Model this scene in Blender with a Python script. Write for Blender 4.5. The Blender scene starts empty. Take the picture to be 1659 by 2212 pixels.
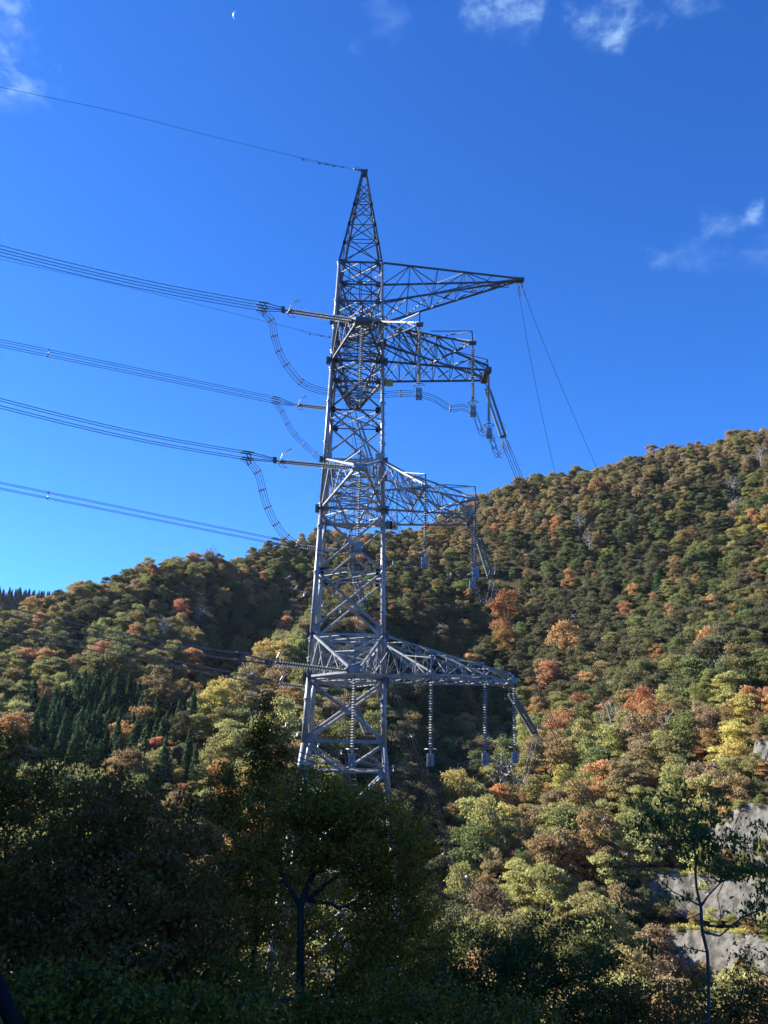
import bpy, math, random
import numpy as np
from mathutils import Vector, Matrix
random.seed(7); RNG = np.random.default_rng(11)
sc = bpy.context.scene

# ------------------------------------------------------------------ camera, world, sun, exposure
FPX, PITCH, ROLL = 853.0, math.radians(15.0), math.radians(1.35)
SUN_AZ, SUN_EL = math.radians(-74), math.radians(31)      # azimuth measured from the view direction, left is negative
SUN_STR, SKY_STR, EXPOSURE = 5.0, 0.098, 1.42

cd = bpy.data.cameras.new("camera"); cam = bpy.data.objects.new("camera", cd)
sc.collection.objects.link(cam); sc.camera = cam
cd.sensor_fit = 'VERTICAL'; cd.sensor_height = 24.0; cd.lens = FPX / 1024 * 24.0
cd.clip_start = 0.1; cd.clip_end = 20000
cp, sp, cr, sr = math.cos(PITCH), math.sin(PITCH), math.cos(ROLL), math.sin(ROLL)
fw = Vector((0, cp, sp)); u0 = Vector((0, -sp, cp)); r0 = Vector((1, 0, 0))
right = r0 * cr + u0 * sr; up = -r0 * sr + u0 * cr
cam.matrix_world = Matrix((( right.x, up.x, -fw.x, 0), (right.y, up.y, -fw.y, 0), (right.z, up.z, -fw.z, 0), (0, 0, 0, 1)))

sun_dir = Vector((math.sin(SUN_AZ) * math.cos(SUN_EL), math.cos(SUN_AZ) * math.cos(SUN_EL), math.sin(SUN_EL)))
sl = bpy.data.lights.new("sun", 'SUN'); so = bpy.data.objects.new("sun", sl); sc.collection.objects.link(so)
sl.energy = SUN_STR; sl.angle = math.radians(0.5); sl.color = (1.0, 0.92, 0.78)
so.rotation_euler = sun_dir.to_track_quat('Z', 'Y').to_euler(); so.location = sun_dir * 300

def ray(x, y):
    """pixel of the 1659 x 2212 view of the photograph -> direction"""
    k = 768 / 1659.0
    dx = x * k - 384; dy = -(y * k - 512)
    a = dx * cr - dy * sr; b = dx * sr + dy * cr
    return np.array([a, FPX * cp - b * sp, FPX * sp + b * cp]) / FPX
def P(x, y, v):
    d = ray(x, y); return d * (v / d[1])
def unproj(p):
    d = np.asarray(p, float); f = d[1] * cp + d[2] * sp
    a = d[0] / f * FPX; b = (-d[1] * sp + d[2] * cp) / f * FPX
    dx = a * cr + b * sr; dy = -a * sr + b * cr
    return (dx + 384) * 1659 / 768, (512 - dy) * 1659 / 768
def PL(x, y, p0, dv):
    """pixel -> point on the vertical plane through p0 with plan direction dv"""
    d = ray(x, y); n = np.array([dv[1], -dv[0]])
    t = (n @ np.asarray(p0)[:2]) / (n @ d[:2]); return d * t

w = bpy.data.worlds.new("World"); sc.world = w; w.use_nodes = True
nt = w.node_tree; nd = nt.nodes; lk = nt.links; bg = nd['Background']
sky = nd.new('ShaderNodeTexSky'); sky.sky_type = 'NISHITA'; sky.sun_disc = False
sky.sun_elevation = SUN_EL; sky.sun_rotation = SUN_AZ
sky.altitude = 900; sky.air_density = 1.0; sky.dust_density = 0.25; sky.ozone_density = 3.0
hs = nd.new('ShaderNodeHueSaturation'); hs.inputs['Saturation'].default_value = 1.22; hs.inputs['Value'].default_value = 1.0
hs.inputs['Hue'].default_value = 0.503
lk.new(sky.outputs[0], hs.inputs['Color'])
tint = nd.new('ShaderNodeMixRGB'); tint.blend_type = 'MULTIPLY'; tint.inputs[0].default_value = 1; tint.inputs[2].default_value = (0.27, 0.62, 1.0, 1)
lk.new(hs.outputs[0], tint.inputs[1])
# clouds: noise on the direction, confined to the few places where the photograph has wisps
tc = nd.new('ShaderNodeTexCoord')
mp = nd.new('ShaderNodeMapping'); lk.new(tc.outputs['Generated'], mp.inputs['Vector']); mp.inputs['Scale'].default_value = (1, 1, 1.9)
nz = nd.new('ShaderNodeTexNoise'); nz.inputs['Scale'].default_value = 24; nz.inputs['Detail'].default_value = 8; nz.inputs['Roughness'].default_value = 0.6
nz.inputs['Distortion'].default_value = 0.25
lk.new(mp.outputs[0], nz.inputs['Vector'])
wz = nd.new('ShaderNodeTexNoise'); wz.inputs['Scale'].default_value = 16; wz.inputs['Detail'].default_value = 6; wz.inputs['Roughness'].default_value = 0.65; lk.new(tc.outputs['Generated'], wz.inputs['Vector'])
ws = nd.new('ShaderNodeVectorMath'); ws.operation = 'SUBTRACT'; lk.new(wz.outputs['Color'], ws.inputs[0]); ws.inputs[1].default_value = (0.5, 0.5, 0.5)
wm = nd.new('ShaderNodeVectorMath'); wm.operation = 'MULTIPLY'; lk.new(ws.outputs[0], wm.inputs[0]); wm.inputs[1].default_value = (0.16, 0.10, 0.08)
wa = nd.new('ShaderNodeVectorMath'); wa.operation = 'ADD'; lk.new(wm.outputs[0], wa.inputs[0]); lk.new(tc.outputs['Generated'], wa.inputs[1])
acc = None
for (cx, cy, rad, amp) in [(1090, -2, 0.036, 0.95), (1290, 50, 0.028, 0.9), (1345, 6, 0.028, 0.85), (1288, 20, 0.02, 0.5), (22, 158, 0.034, 0.9), (42, 122, 0.018, 0.75), (-8, 0, 0.03, 0.7), (1640, 462, 0.022, 0.6), (1600, 480, 0.018, 0.4),
                           (1540, 490, 0.020, 0.4), (1435, 540, 0.02, 0.3), (1510, 555, 0.03, 0.22), (1630, 545, 0.03, 0.18), (840, 35, 0.03, 0.2), (1510, 5, 0.02, 0.35), (1415, 22, 0.015, 0.25)]:
    d = Vector(ray(cx, cy)).normalized()
    dn = nd.new('ShaderNodeVectorMath'); dn.operation = 'DISTANCE'
    lk.new(wa.outputs[0], dn.inputs[0]); dn.inputs[1].default_value = d
    mr = nd.new('ShaderNodeMapRange'); mr.interpolation_type = 'SMOOTHSTEP'
    mr.inputs['From Min'].default_value = 0.0; mr.inputs['From Max'].default_value = rad * 1.25
    mr.inputs['To Min'].default_value = amp * 0.85; mr.inputs['To Max'].default_value = 0
    lk.new(dn.outputs['Value'], mr.inputs['Value'])
    if acc is None: acc = mr.outputs[0]
    else:
        m = nd.new('ShaderNodeMath'); m.operation = 'MAXIMUM'; lk.new(acc, m.inputs[0]); lk.new(mr.outputs[0], m.inputs[1]); acc = m.outputs[0]
nr = nd.new('ShaderNodeMapRange'); nr.interpolation_type = 'SMOOTHSTEP'
nr.inputs['From Min'].default_value = 0.34; nr.inputs['From Max'].default_value = 0.68; lk.new(nz.outputs['Fac'], nr.inputs['Value'])
mm = nd.new('ShaderNodeMath'); mm.operation = 'MULTIPLY'; lk.new(acc, mm.inputs[0]); lk.new(nr.outputs[0], mm.inputs[1])
mx = nd.new('ShaderNodeMixRGB'); lk.new(mm.outputs[0], mx.inputs[0]); lk.new(tint.outputs[0], mx.inputs[1]); mx.inputs[2].default_value = (1.9, 3.0, 4.6, 1)
lk.new(mx.outputs[0], bg.inputs['Color']); bg.inputs['Strength'].default_value = SKY_STR

vs = sc.view_settings; vs.view_transform = 'Standard'; vs.look = 'None'; vs.exposure = EXPOSURE; vs.gamma = 1; vs.use_curve_mapping = False
sc.render.engine = 'CYCLES'
sc.cycles.max_bounces = 5; sc.cycles.diffuse_bounces = 2; sc.cycles.transmission_bounces = 3; sc.cycles.transparent_max_bounces = 4

# ------------------------------------------------------------------ object helpers
def tag(o, label=None, cat=None, group=None, kind=None):
    if label: o['label'] = label
    if cat: o['category'] = cat
    if group: o['group'] = group
    if kind: o['kind'] = kind
    return o
def link(o, parent=None):
    sc.collection.objects.link(o)
    if parent is not None: o.parent = parent
    return o
def empty(name, loc=(0, 0, 0), parent=None):
    o = bpy.data.objects.new(name, None); o.location = loc; o.empty_display_size = 0.5
    return link(o, parent)
class MB:
    def __init__(s, o=(0, 0, 0)): s.v = []; s.f = []; s.o = np.asarray(o, float)
    def tube(s, p, q, r0, r1=None, n=6, cap=True, twist=0.0):
        r1 = r0 if r1 is None else r1
        p = np.asarray(p, float) - s.o; q = np.asarray(q, float) - s.o
        d = q - p; L = np.linalg.norm(d)
        if L < 1e-6: return
        d /= L; a = np.cross(d, [0, 0, 1.0]) if abs(d[2]) < 0.95 else np.cross(d, [1.0, 0, 0]); a /= np.linalg.norm(a); b = np.cross(d, a)
        i = len(s.v)
        for c, r in ((p, r0), (q, r1)):
            for k in range(n):
                t = 2 * math.pi * k / n + twist; s.v.append(c + r * (math.cos(t) * a + math.sin(t) * b))
        for k in range(n): s.f.append((i + k, i + (k + 1) % n, i + n + (k + 1) % n, i + n + k))
        if cap: s.f.append(tuple(i + n - 1 - k for k in range(n))); s.f.append(tuple(i + n + k for k in range(n)))
    def bar(s, p, q, r): s.tube(p, q, r * 1.08, n=4, twist=math.pi / 4)
    def poly(s, pts, r, n=5):
        pts = [np.asarray(p, float) - s.o for p in pts]; m = len(pts); rr = r if hasattr(r, '__len__') else [r] * m
        i = len(s.v); a = None
        for j, p in enumerate(pts):
            d = pts[min(j + 1, m - 1)] - pts[max(j - 1, 0)]; d = d / (np.linalg.norm(d) + 1e-9)
            if a is None: a = np.cross(d, [0, 0, 1.0]) if abs(d[2]) < 0.95 else np.cross(d, [1.0, 0, 0])
            a = a - d * (a @ d); a /= np.linalg.norm(a) + 1e-9; b = np.cross(d, a)
            for k in range(n):
                t = 2 * math.pi * k / n; s.v.append(p + rr[j] * (math.cos(t) * a + math.sin(t) * b))
        for j in range(m - 1):
            for k in range(n):
                s.f.append((i + j * n + k, i + j * n + (k + 1) % n, i + (j + 1) * n + (k + 1) % n, i + (j + 1) * n + k))
        s.f.append(tuple(i + n - 1 - k for k in range(n))); s.f.append(tuple(i + (m - 1) * n + k for k in range(n)))
    def box(s, c, h, ax=None):
        c = np.asarray(c, float) - s.o; A = np.eye(3) if ax is None else np.asarray(ax, float); i = len(s.v)
        for z in (-1, 1):
            for y in (-1, 1):
                for x in (-1, 1): s.v.append(c + A[0] * x * h[0] + A[1] * y * h[1] + A[2] * z * h[2])
        for f in ((0, 2, 3, 1), (4, 5, 7, 6), (0, 1, 5, 4), (2, 6, 7, 3), (0, 4, 6, 2), (1, 3, 7, 5)): s.f.append(tuple(i + k for k in f))
    def lathe(s, p, q, prof, n=12):
        """prof: list of (fraction along, radius)"""
        p = np.asarray(p, float) - s.o; q = np.asarray(q, float) - s.o; d = q - p; L = np.linalg.norm(d); d /= L
        a = np.cross(d, [0, 0, 1.0]) if abs(d[2]) < 0.95 else np.cross(d, [1.0, 0, 0]); a /= np.linalg.norm(a); b = np.cross(d, a)
        i = len(s.v)
        for (t, r) in prof:
            c = p + d * L * t
            for k in range(n):
                an = 2 * math.pi * k / n; s.v.append(c + r * (math.cos(an) * a + math.sin(an) * b))
        for j in range(len(prof) - 1):
            for k in range(n):
                s.f.append((i + j * n + k, i + j * n + (k + 1) % n, i + (j + 1) * n + (k + 1) % n, i + (j + 1) * n + k))
    def ring(s, c, R, r, n=20, m=6, ax=None):
        A = np.eye(3) if ax is None else np.asarray(ax, float); c = np.asarray(c, float)
        pts = [c + R * (math.cos(t) * A[0] + math.sin(t) * A[1]) for t in np.linspace(0, 2 * math.pi, n)]
        s.poly(pts, r, m)
    def build(s, name, mat, parent=None, smooth=False):
        me = bpy.data.meshes.new(name); me.from_pydata([tuple(x) for x in s.v], [], s.f); me.materials.append(mat)
        if smooth: me.polygons.foreach_set('use_smooth', [True] * len(me.polygons))
        me.update(); o = bpy.data.objects.new(name, me); link(o, parent)
        if parent is None: o.location = s.o
        return o
def quad_mesh(name, V, mat):
    """V: (N,4,3) array of separate quads"""
    n = len(V); me = bpy.data.meshes.new(name)
    me.vertices.add(n * 4); me.vertices.foreach_set('co', V.reshape(-1).astype(np.float32))
    me.loops.add(n * 4); me.loops.foreach_set('vertex_index', np.arange(n * 4, dtype=np.int32))
    me.polygons.add(n); me.polygons.foreach_set('loop_start', np.arange(0, n * 4, 4, dtype=np.int32))
    me.materials.append(mat); me.update(calc_edges=True); me.validate(); return me

# ------------------------------------------------------------------ materials
def mat_base(name):
    m = bpy.data.materials.new(name); m.use_nodes = True; n = m.node_tree
    return m, n.nodes, n.links, n.nodes['Principled BSDF']
def noisy(name, c1, c2, scale=3.0, rough=0.6, metal=0.0, detail=6, bump=0.0, r2=None, spec=0.5, coord='Object', stretch=(1, 1, 1), lo=0.3, hi=0.7):
    m, n, l, b = mat_base(name)
    t = n.new('ShaderNodeTexCoord'); mpn = n.new('ShaderNodeMapping'); mpn.inputs['Scale'].default_value = stretch
    l.new(t.outputs[coord], mpn.inputs[0])
    z = n.new('ShaderNodeTexNoise'); z.inputs['Scale'].default_value = scale; z.inputs['Detail'].default_value = detail; z.inputs['Roughness'].default_value = 0.65
    l.new(mpn.outputs[0], z.inputs['Vector'])
    r = n.new('ShaderNodeValToRGB'); r.color_ramp.elements[0].position = lo; r.color_ramp.elements[1].position = hi
    r.color_ramp.elements[0].color = (*c1, 1); r.color_ramp.elements[1].color = (*c2, 1)
    l.new(z.outputs['Fac'], r.inputs[0]); l.new(r.outputs[0], b.inputs['Base Color'])
    b.inputs['Roughness'].default_value = rough; b.inputs['Metallic'].default_value = metal
    b.inputs['Specular IOR Level'].default_value = spec
    if bump:
        bp = n.new('ShaderNodeBump'); bp.inputs['Strength'].default_value = bump; bp.inputs['Distance'].default_value = 0.05
        l.new(z.outputs['Fac'], bp.inputs['Height']); l.new(bp.outputs[0], b.inputs['Normal'])
    return m
M_STEEL = noisy('galvanised_tube', (0.22, 0.24, 0.265), (0.38, 0.40, 0.43), 1.6, 0.42, 0.3, spec=0.5)
M_ANGLE = noisy('galvanised_angle', (0.19, 0.20, 0.21), (0.38, 0.39, 0.395), 2.2, 0.45, 0.3)
M_TOP = noisy('shade_dulled_steel', (0.07, 0.08, 0.095), (0.15, 0.16, 0.18), 2.2, 0.6, 0.2)  # upper tower steel: shade of the undersides put in as a darker colour
M_DARK = noisy('weathered_fitting', (0.10, 0.105, 0.11), (0.20, 0.20, 0.20), 6, 0.5, 0.6)
M_PORC = noisy('grey_porcelain', (0.32, 0.35, 0.34), (0.48, 0.51, 0.49), 5, 0.18, 0.0, spec=0.8)
M_PORC2 = noisy('shaded_porcelain', (0.09, 0.10, 0.10), (0.17, 0.18, 0.175), 5, 0.12, 0.0, spec=0.9)  # same porcelain, backlit shade of the tension strings put into its colour
M_WIRE = noisy('stranded_aluminium', (0.09, 0.095, 0.10), (0.17, 0.175, 0.18), 20, 0.5, 0.5)
M_SPACER = noisy('bright_aluminium', (0.26, 0.27, 0.28), (0.42, 0.42, 0.42), 20, 0.35, 0.3)
M_YEL = noisy('yellow_paint', (0.55, 0.42, 0.10), (0.68, 0.55, 0.2), 8, 0.6)
M_WHITE = noisy('sign_white', (0.6, 0.6, 0.55), (0.75, 0.75, 0.7), 8, 0.6)
M_RED = noisy('sign_red', (0.55, 0.06, 0.03), (0.6, 0.1, 0.05), 8, 0.6)
M_GREY = noisy('sign_grey_green', (0.12, 0.2, 0.17), (0.16, 0.25, 0.2), 8, 0.6)
M_BARK = noisy('dark_bark', (0.035, 0.028, 0.022), (0.085, 0.07, 0.055), 9, 0.9, 0, bump=0.5, stretch=(1, 1, 0.25))
M_BARK2 = noisy('grey_cherry_bark', (0.06, 0.055, 0.045), (0.17, 0.155, 0.13), 7, 0.8, 0, bump=0.4, stretch=(1, 1, 2.5))
M_PALE = noisy('pale_bark', (0.22, 0.20, 0.18), (0.42, 0.40, 0.36), 5, 0.85)
M_MIDBARK = noisy('hill_bark', (0.07, 0.06, 0.05), (0.16, 0.14, 0.12), 3, 0.9)

def leafmat(name, cols, hue=0.02, trans=0.35, rough=0.5, val=0.25, spec=0.35):
    """leaf colour picked per leaf from a ramp, with a small shift for each whole tree"""
    m, n, l, b = mat_base(name)
    g = n.new('ShaderNodeNewGeometry'); oi = n.new('ShaderNodeObjectInfo')
    r = n.new('ShaderNodeValToRGB'); cr_ = r.color_ramp
    while len(cr_.elements) < len(cols): cr_.elements.new(0.5)
    for i, c in enumerate(cols): cr_.elements[i].position = i / (len(cols) - 1); cr_.elements[i].color = (*c, 1)
    l.new(g.outputs['Random Per Island'], r.inputs[0])
    h = n.new('ShaderNodeHueSaturation')
    a = n.new('ShaderNodeMapRange'); a.inputs['To Min'].default_value = 0.5 - hue; a.inputs['To Max'].default_value = 0.5 + hue
    l.new(oi.outputs['Random'], a.inputs[0]); l.new(a.outputs[0], h.inputs['Hue'])
    mu = n.new('ShaderNodeMath'); mu.operation = 'MULTIPLY'; mu.inputs[1].default_value = 7.31; l.new(oi.outputs['Random'], mu.inputs[0])
    fr = n.new('ShaderNodeMath'); fr.operation = 'FRACT'; l.new(mu.outputs[0], fr.inputs[0])
    a2 = n.new('ShaderNodeMapRange'); a2.inputs['To Min'].default_value = 1 - val; a2.inputs['To Max'].default_value = 1 + val
    l.new(fr.outputs[0], a2.inputs[0]); l.new(a2.outputs[0], h.inputs['Value'])
    l.new(r.outputs[0], h.inputs['Color']); l.new(h.outputs[0], b.inputs['Base Color'])
    b.inputs['Roughness'].default_value = rough; b.inputs['Specular IOR Level'].default_value = spec
    tr = n.new('ShaderNodeBsdfTranslucent'); l.new(h.outputs[0], tr.inputs[0])
    th = n.new('ShaderNodeHueSaturation'); th.inputs['Value'].default_value = trans; l.new(h.outputs[0], th.inputs['Color']); l.new(th.outputs[0], tr.inputs[0])
    ms = n.new('ShaderNodeAddShader'); l.new(b.outputs[0], ms.inputs[0]); l.new(tr.outputs[0], ms.inputs[1]); l.new(ms.outputs[0], n['Material Output'].inputs[0])
    return m
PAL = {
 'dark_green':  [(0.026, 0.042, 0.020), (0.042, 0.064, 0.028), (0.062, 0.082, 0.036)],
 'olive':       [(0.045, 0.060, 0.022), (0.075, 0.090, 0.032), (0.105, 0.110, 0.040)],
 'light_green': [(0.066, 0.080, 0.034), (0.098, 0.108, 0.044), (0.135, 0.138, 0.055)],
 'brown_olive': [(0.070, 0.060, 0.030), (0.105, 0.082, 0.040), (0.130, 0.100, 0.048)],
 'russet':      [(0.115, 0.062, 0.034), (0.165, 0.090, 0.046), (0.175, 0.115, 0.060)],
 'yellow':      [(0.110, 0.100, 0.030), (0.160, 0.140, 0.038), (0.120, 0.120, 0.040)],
 'shaded_olive':  [(0.028, 0.032, 0.021), (0.042, 0.046, 0.030), (0.060, 0.062, 0.041)],  # darker, greyer olive leaves: shade of the dim slopes put into the colour
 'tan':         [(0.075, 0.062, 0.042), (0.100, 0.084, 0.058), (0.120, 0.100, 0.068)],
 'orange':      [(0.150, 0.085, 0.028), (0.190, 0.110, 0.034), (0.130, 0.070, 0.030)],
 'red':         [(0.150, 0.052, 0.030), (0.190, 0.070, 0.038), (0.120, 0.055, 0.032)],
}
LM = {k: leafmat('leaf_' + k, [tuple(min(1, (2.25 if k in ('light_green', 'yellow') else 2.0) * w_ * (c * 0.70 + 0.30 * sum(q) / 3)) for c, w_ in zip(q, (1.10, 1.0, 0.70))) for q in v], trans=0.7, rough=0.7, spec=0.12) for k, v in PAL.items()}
LM['cedar'] = leafmat('leaf_cedar', [(0.024, 0.052, 0.024), (0.040, 0.080, 0.034), (0.060, 0.105, 0.044)], trans=0.4, rough=0.8, spec=0.1)
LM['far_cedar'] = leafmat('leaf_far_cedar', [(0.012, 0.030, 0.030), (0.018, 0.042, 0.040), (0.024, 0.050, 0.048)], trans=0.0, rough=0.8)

# ------------------------------------------------------------------ terrain
CT = []   # control points: canopy surface minus tree height
def cpx(x, y, v, dz=-7.5):
    p = P(x, y, v); CT.append((p[0], p[1], p[2] + dz)); return p
SKY_L = [(-300, 1345, 330), (-120, 1325, 345), (0, 1312, 360), (100, 1285, 375), (200, 1255, 390), (330, 1215, 410), (460, 1190, 430), (580, 1165, 480), (690, 1152, 505), (800, 1148, 490), (900, 1138, 500)]
SKY_R = [(960, 1105, 510), (1030, 1062, 520), (1150, 1025, 510), (1280, 1005, 500), (1380, 972, 490), (1480, 955, 480), (1580, 938, 465), (1659, 920, 450), (1900, 850, 430), (2200, 800, 400)]
for s in SKY_L + SKY_R:
    p = cpx(*s, dz=-9); CT.append((p[0] * 1.3, p[1] * 1.3, p[2] - 70)); CT.append((p[0] * 1.9, p[1] * 1.9, p[2] - 150))
for s in [(0, 1420, 320), (180, 1380, 340), (350, 1350, 345), (520, 1290, 410), (640, 1260, 455), (0, 1540, 260), (150, 1520, 275), (280, 1520, 290), (370, 1480, 300), (440, 1430, 335),
          (520, 1390, 385), (610, 1320, 430), (150, 1640, 225), (280, 1650, 240), (0, 1650, 215), (340, 1600, 270), (-200, 1550, 230), (-200, 1420, 290),
          (720, 1275, 345), (660, 1330, 315), (600, 1375, 295), (540, 1420, 280), (470, 1490, 262), (410, 1570, 242), (380, 1650, 222), (350, 1750, 200),
          (760, 1370, 310), (700, 1470, 275), (600, 1520, 250), (520, 1590, 228), (800, 1520, 262), (700, 1620, 225), (850, 1640, 232), (600, 1720, 195), (820, 1250, 410), (880, 1400, 335),
          (960, 1190, 468), (1020, 1290, 432), (1040, 1400, 420), (1010, 1520, 362), (985, 1640, 300), (950, 1750, 240), (930, 1850, 195), (900, 1300, 352), (900, 1500, 292), (600, 1530, 345), (520, 1620, 320), (445, 1700, 278), (670, 1460, 385), (400, 1740, 240), (550, 1590, 335), (640, 1480, 372),
          (1100, 1190, 440), (1250, 1150, 435), (1450, 1080, 430), (1600, 1080, 425), (1160, 1330, 392), (1300, 1280, 385), (1480, 1230, 375), (1659, 1200, 360), (1160, 1470, 330), (1300, 1420, 328),
          (1450, 1380, 312), (1620, 1350, 295), (1140, 1600, 262), (1250, 1560, 248), (1400, 1520, 238), (1580, 1500, 225), (1750, 1480, 210), (1080, 1740, 225), (1200, 1720, 215), (1350, 1700, 205), (1500, 1680, 198),
          (1659, 1650, 190), (1060, 1860, 192), (1180, 1850, 188), (1320, 1850, 182), (1900, 1500, 200), (1900, 1800, 170),
          (1180, 1980, 165), (1330, 1990, 160)]:
    cpx(*s)
# the graded slope behind the concrete faces carries no trees
for s in [(1500, 1845, 181), (1640, 1850, 173), (1400, 1945, 180), (1640, 1960, 167), (1480, 2040, 168), (1640, 2060, 160), (1800, 1960, 158), (1600, 1730, 183), (1690, 1600, 184), (1450, 2120, 162), (1640, 2150, 152)]:
    cpx(*s, dz=-1.6)
for q in [(0, 0, -1.7), (-6, 0, -1.7), (6, 0, -1.7), (0, -8, -1.2), (-30, -30, 4), (30, -30, 2), (0, -80, 12), (0, 4, -2.4), (0, 9, -5.5), (-6, 14, -7.2), (8, 14, -8), (0, 20, -9.5), (12, 22, -11), (-12, 20, -8.5), (-8, 30, -13), (10, 32, -15),
          (-2, 68, -25), (-15, 60, -23), (15, 65, -26), (0, 50, -20), (-45, 95, -34), (0, 100, -38), (45, 95, -36), (0, 135, -43), (-60, 140, -42), (60, 128, -38), (-30, 165, -40), (20, 165, -42),
          (-30, 26, 6), (-44, 32, 12), (-60, 20, 22), (-35, 8, 8), (-90, 30, 32), (-20, 22, -3), (-75, 75, 8), (-100, 140, -15), (25, 10, -8), (40, 25, -14), (90, 70, -20), (60, 0, -4),
          (-450, 50, 80), (-300, 250, 20), (450, 100, 60), (300, 150, 10), (-700, 900, 60), (700, 900, 0), (0, 1000, 20), (-700, 0, 60), (700, 0, 60)]:
    CT.append(q)
CT = np.array(CT)
SC = 100.0
def rbf_fit(pts, lam):
    X = pts[:, :2] / SC; n = len(X); D = np.sqrt(((X[:, None] - X[None]) ** 2).sum(-1)) + np.eye(n) * 0
    K = -D - np.eye(n) * lam; Q = np.hstack([np.ones((n, 1)), X])
    A = np.block([[K, Q], [Q.T, np.zeros((3, 3))]]); b = np.concatenate([pts[:, 2], [0, 0, 0]])
    return np.linalg.solve(A, b)
RW = rbf_fit(CT, 0.004)
def vnoise(x, y, seed):
    xi = np.floor(x).astype(int); yi = np.floor(y).astype(int); xf = x - xi; yf = y - yi
    def h(a, b): 
        t = np.sin(a * 127.1 + b * 311.7 + seed * 74.7) * 43758.5453; return t - np.floor(t)
    u = xf * xf * (3 - 2 * xf); v = yf * yf * (3 - 2 * yf)
    return (h(xi, yi) * (1 - u) + h(xi + 1, yi) * u) * (1 - v) + (h(xi, yi + 1) * (1 - u) + h(xi + 1, yi + 1) * u) * v
def height(x, y):
    x = np.atleast_1d(np.asarray(x, float)); y = np.atleast_1d(np.asarray(y, float)); X = np.stack([x, y], 1) / SC
    out = np.empty(len(X)); P2 = CT[:, :2] / SC
    for i in range(0, len(X), 4000):
        D = np.sqrt(((X[i:i + 4000, None] - P2[None]) ** 2).sum(-1)); out[i:i + 4000] = -D @ RW[:-3] + RW[-3] + X[i:i + 4000] @ RW[-2:]
    amp = np.clip((np.hypot(x, y) - 110) / 150, 0, 1)
    out += amp * (6 * (vnoise(x / 45, y / 45, 1) - 0.5) + 2.5 * (vnoise(x / 19, y / 19, 2) - 0.5))
    return out
gx = np.concatenate([np.arange(-1500, -420, 60), np.arange(-420, 420, 5), np.arange(420, 1501, 60)])
gy = np.concatenate([np.arange(-400, -40, 60), np.arange(-40, 620, 5), np.arange(620, 1700, 60)])
GX, GY = np.meshgrid(gx, gy); GZ = height(GX.ravel(), GY.ravel())
vv = np.stack([GX.ravel(), GY.ravel(), GZ], 1); nx, ny = len(gx), len(gy)
I = np.arange(nx * ny).reshape(ny, nx)
ff = np.stack([I[:-1, :-1], I[:-1, 1:], I[1:, 1:], I[1:, :-1]], -1).reshape(-1, 4)
me = bpy.data.meshes.new('terrain'); me.vertices.add(len(vv)); me.vertices.foreach_set('co', vv.ravel().astype(np.float32))
me.loops.add(len(ff) * 4); me.loops.foreach_set('vertex_index', ff.ravel().astype(np.int32)); me.polygons.add(len(ff)); me.polygons.foreach_set('loop_start', np.arange(0, len(ff) * 4, 4, dtype=np.int32))
me.polygons.foreach_set('use_smooth', [True] * len(ff)); me.update(calc_edges=True)
M_GROUND = noisy('forest_floor', (0.028, 0.026, 0.014), (0.085, 0.07, 0.035), 0.12, 0.95, 0, detail=12, spec=0.1)
me.materials.append(M_GROUND)
terrain = link(bpy.data.objects.new('terrain', me)); tag(terrain, kind='structure')

# ------------------------------------------------------------------ tree building
def skeleton(trunk, pts, bias=0.35, drop=0.0, limbs=()):
    """trunk: list of points; pts: crown points. Returns nodes, parents"""
    N = [np.asarray(t, float) for t in trunk]; par = [-1] + list(range(len(trunk) - 1)); path = [0.0]
    for i in range(1, len(N)): path.append(path[-1] + np.linalg.norm(N[i] - N[i - 1]))
    for lm in limbs:
        for k, q in enumerate(lm):
            j = int(np.argmin([np.linalg.norm(a - q) for a in N])) if k == 0 else len(N) - 1
            N.append(np.asarray(q, float)); par.append(j); path.append(path[j] + np.linalg.norm(N[-1] - N[j]))
    pts = np.asarray(pts); base = N[0]
    T = np.array(N); dd = np.min(np.linalg.norm(pts[:, None] - T[None], axis=2), axis=1); order = np.argsort(dd)
    A = np.zeros((len(N) + 2 * len(pts), 3)); A[:len(N)] = T; pl = np.zeros(len(A)); pl[:len(N)] = path; n = len(N)
    for k in order:
        p = pts[k]; v = p - A[:n]; d = np.linalg.norm(v, axis=1)
        cost = d + bias * pl[:n] * 0.5 + np.clip(-(v[:, 2]), 0, None) * 0.4
        cost[0] += 5
        j = int(np.argmin(cost)); 
        if d[j] > 0.5:
            mid = A[j] + v[j] * 0.5 + RNG.normal(0, 0.07, 3) * d[j] + np.array([0, 0, -drop * d[j]])
            A[n] = mid; par.append(j); pl[n] = pl[j] + d[j] / 2; j = n; n += 1
        A[n] = p; par.append(j); pl[n] = pl[j] + np.linalg.norm(p - A[j]); n += 1
    return A[:n], par
def limb_mesh(name, nodes, par, mat, rtip=0.008, rmax=0.2, pw=2.4, minr=0.0, o=(0, 0, 0)):
    n = len(nodes); r = np.zeros(n); ch = [0] * n
    for i in range(n - 1, 0, -1):
        if ch[i] == 0: r[i] = rtip ** pw
        r[par[i]] += r[i]; ch[par[i]] += 1
    r = r ** (1 / pw); r = np.minimum(r, rmax)
    mb = MB(o)
    for i in range(1, n):
        if r[i] < minr: continue
        mb.tube(nodes[par[i]], nodes[i], min(r[par[i]], r[i] * 1.5 + 0.004), r[i], n=6 if r[i] > 0.02 else 4, cap=False)
    return mb, r, ch
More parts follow.
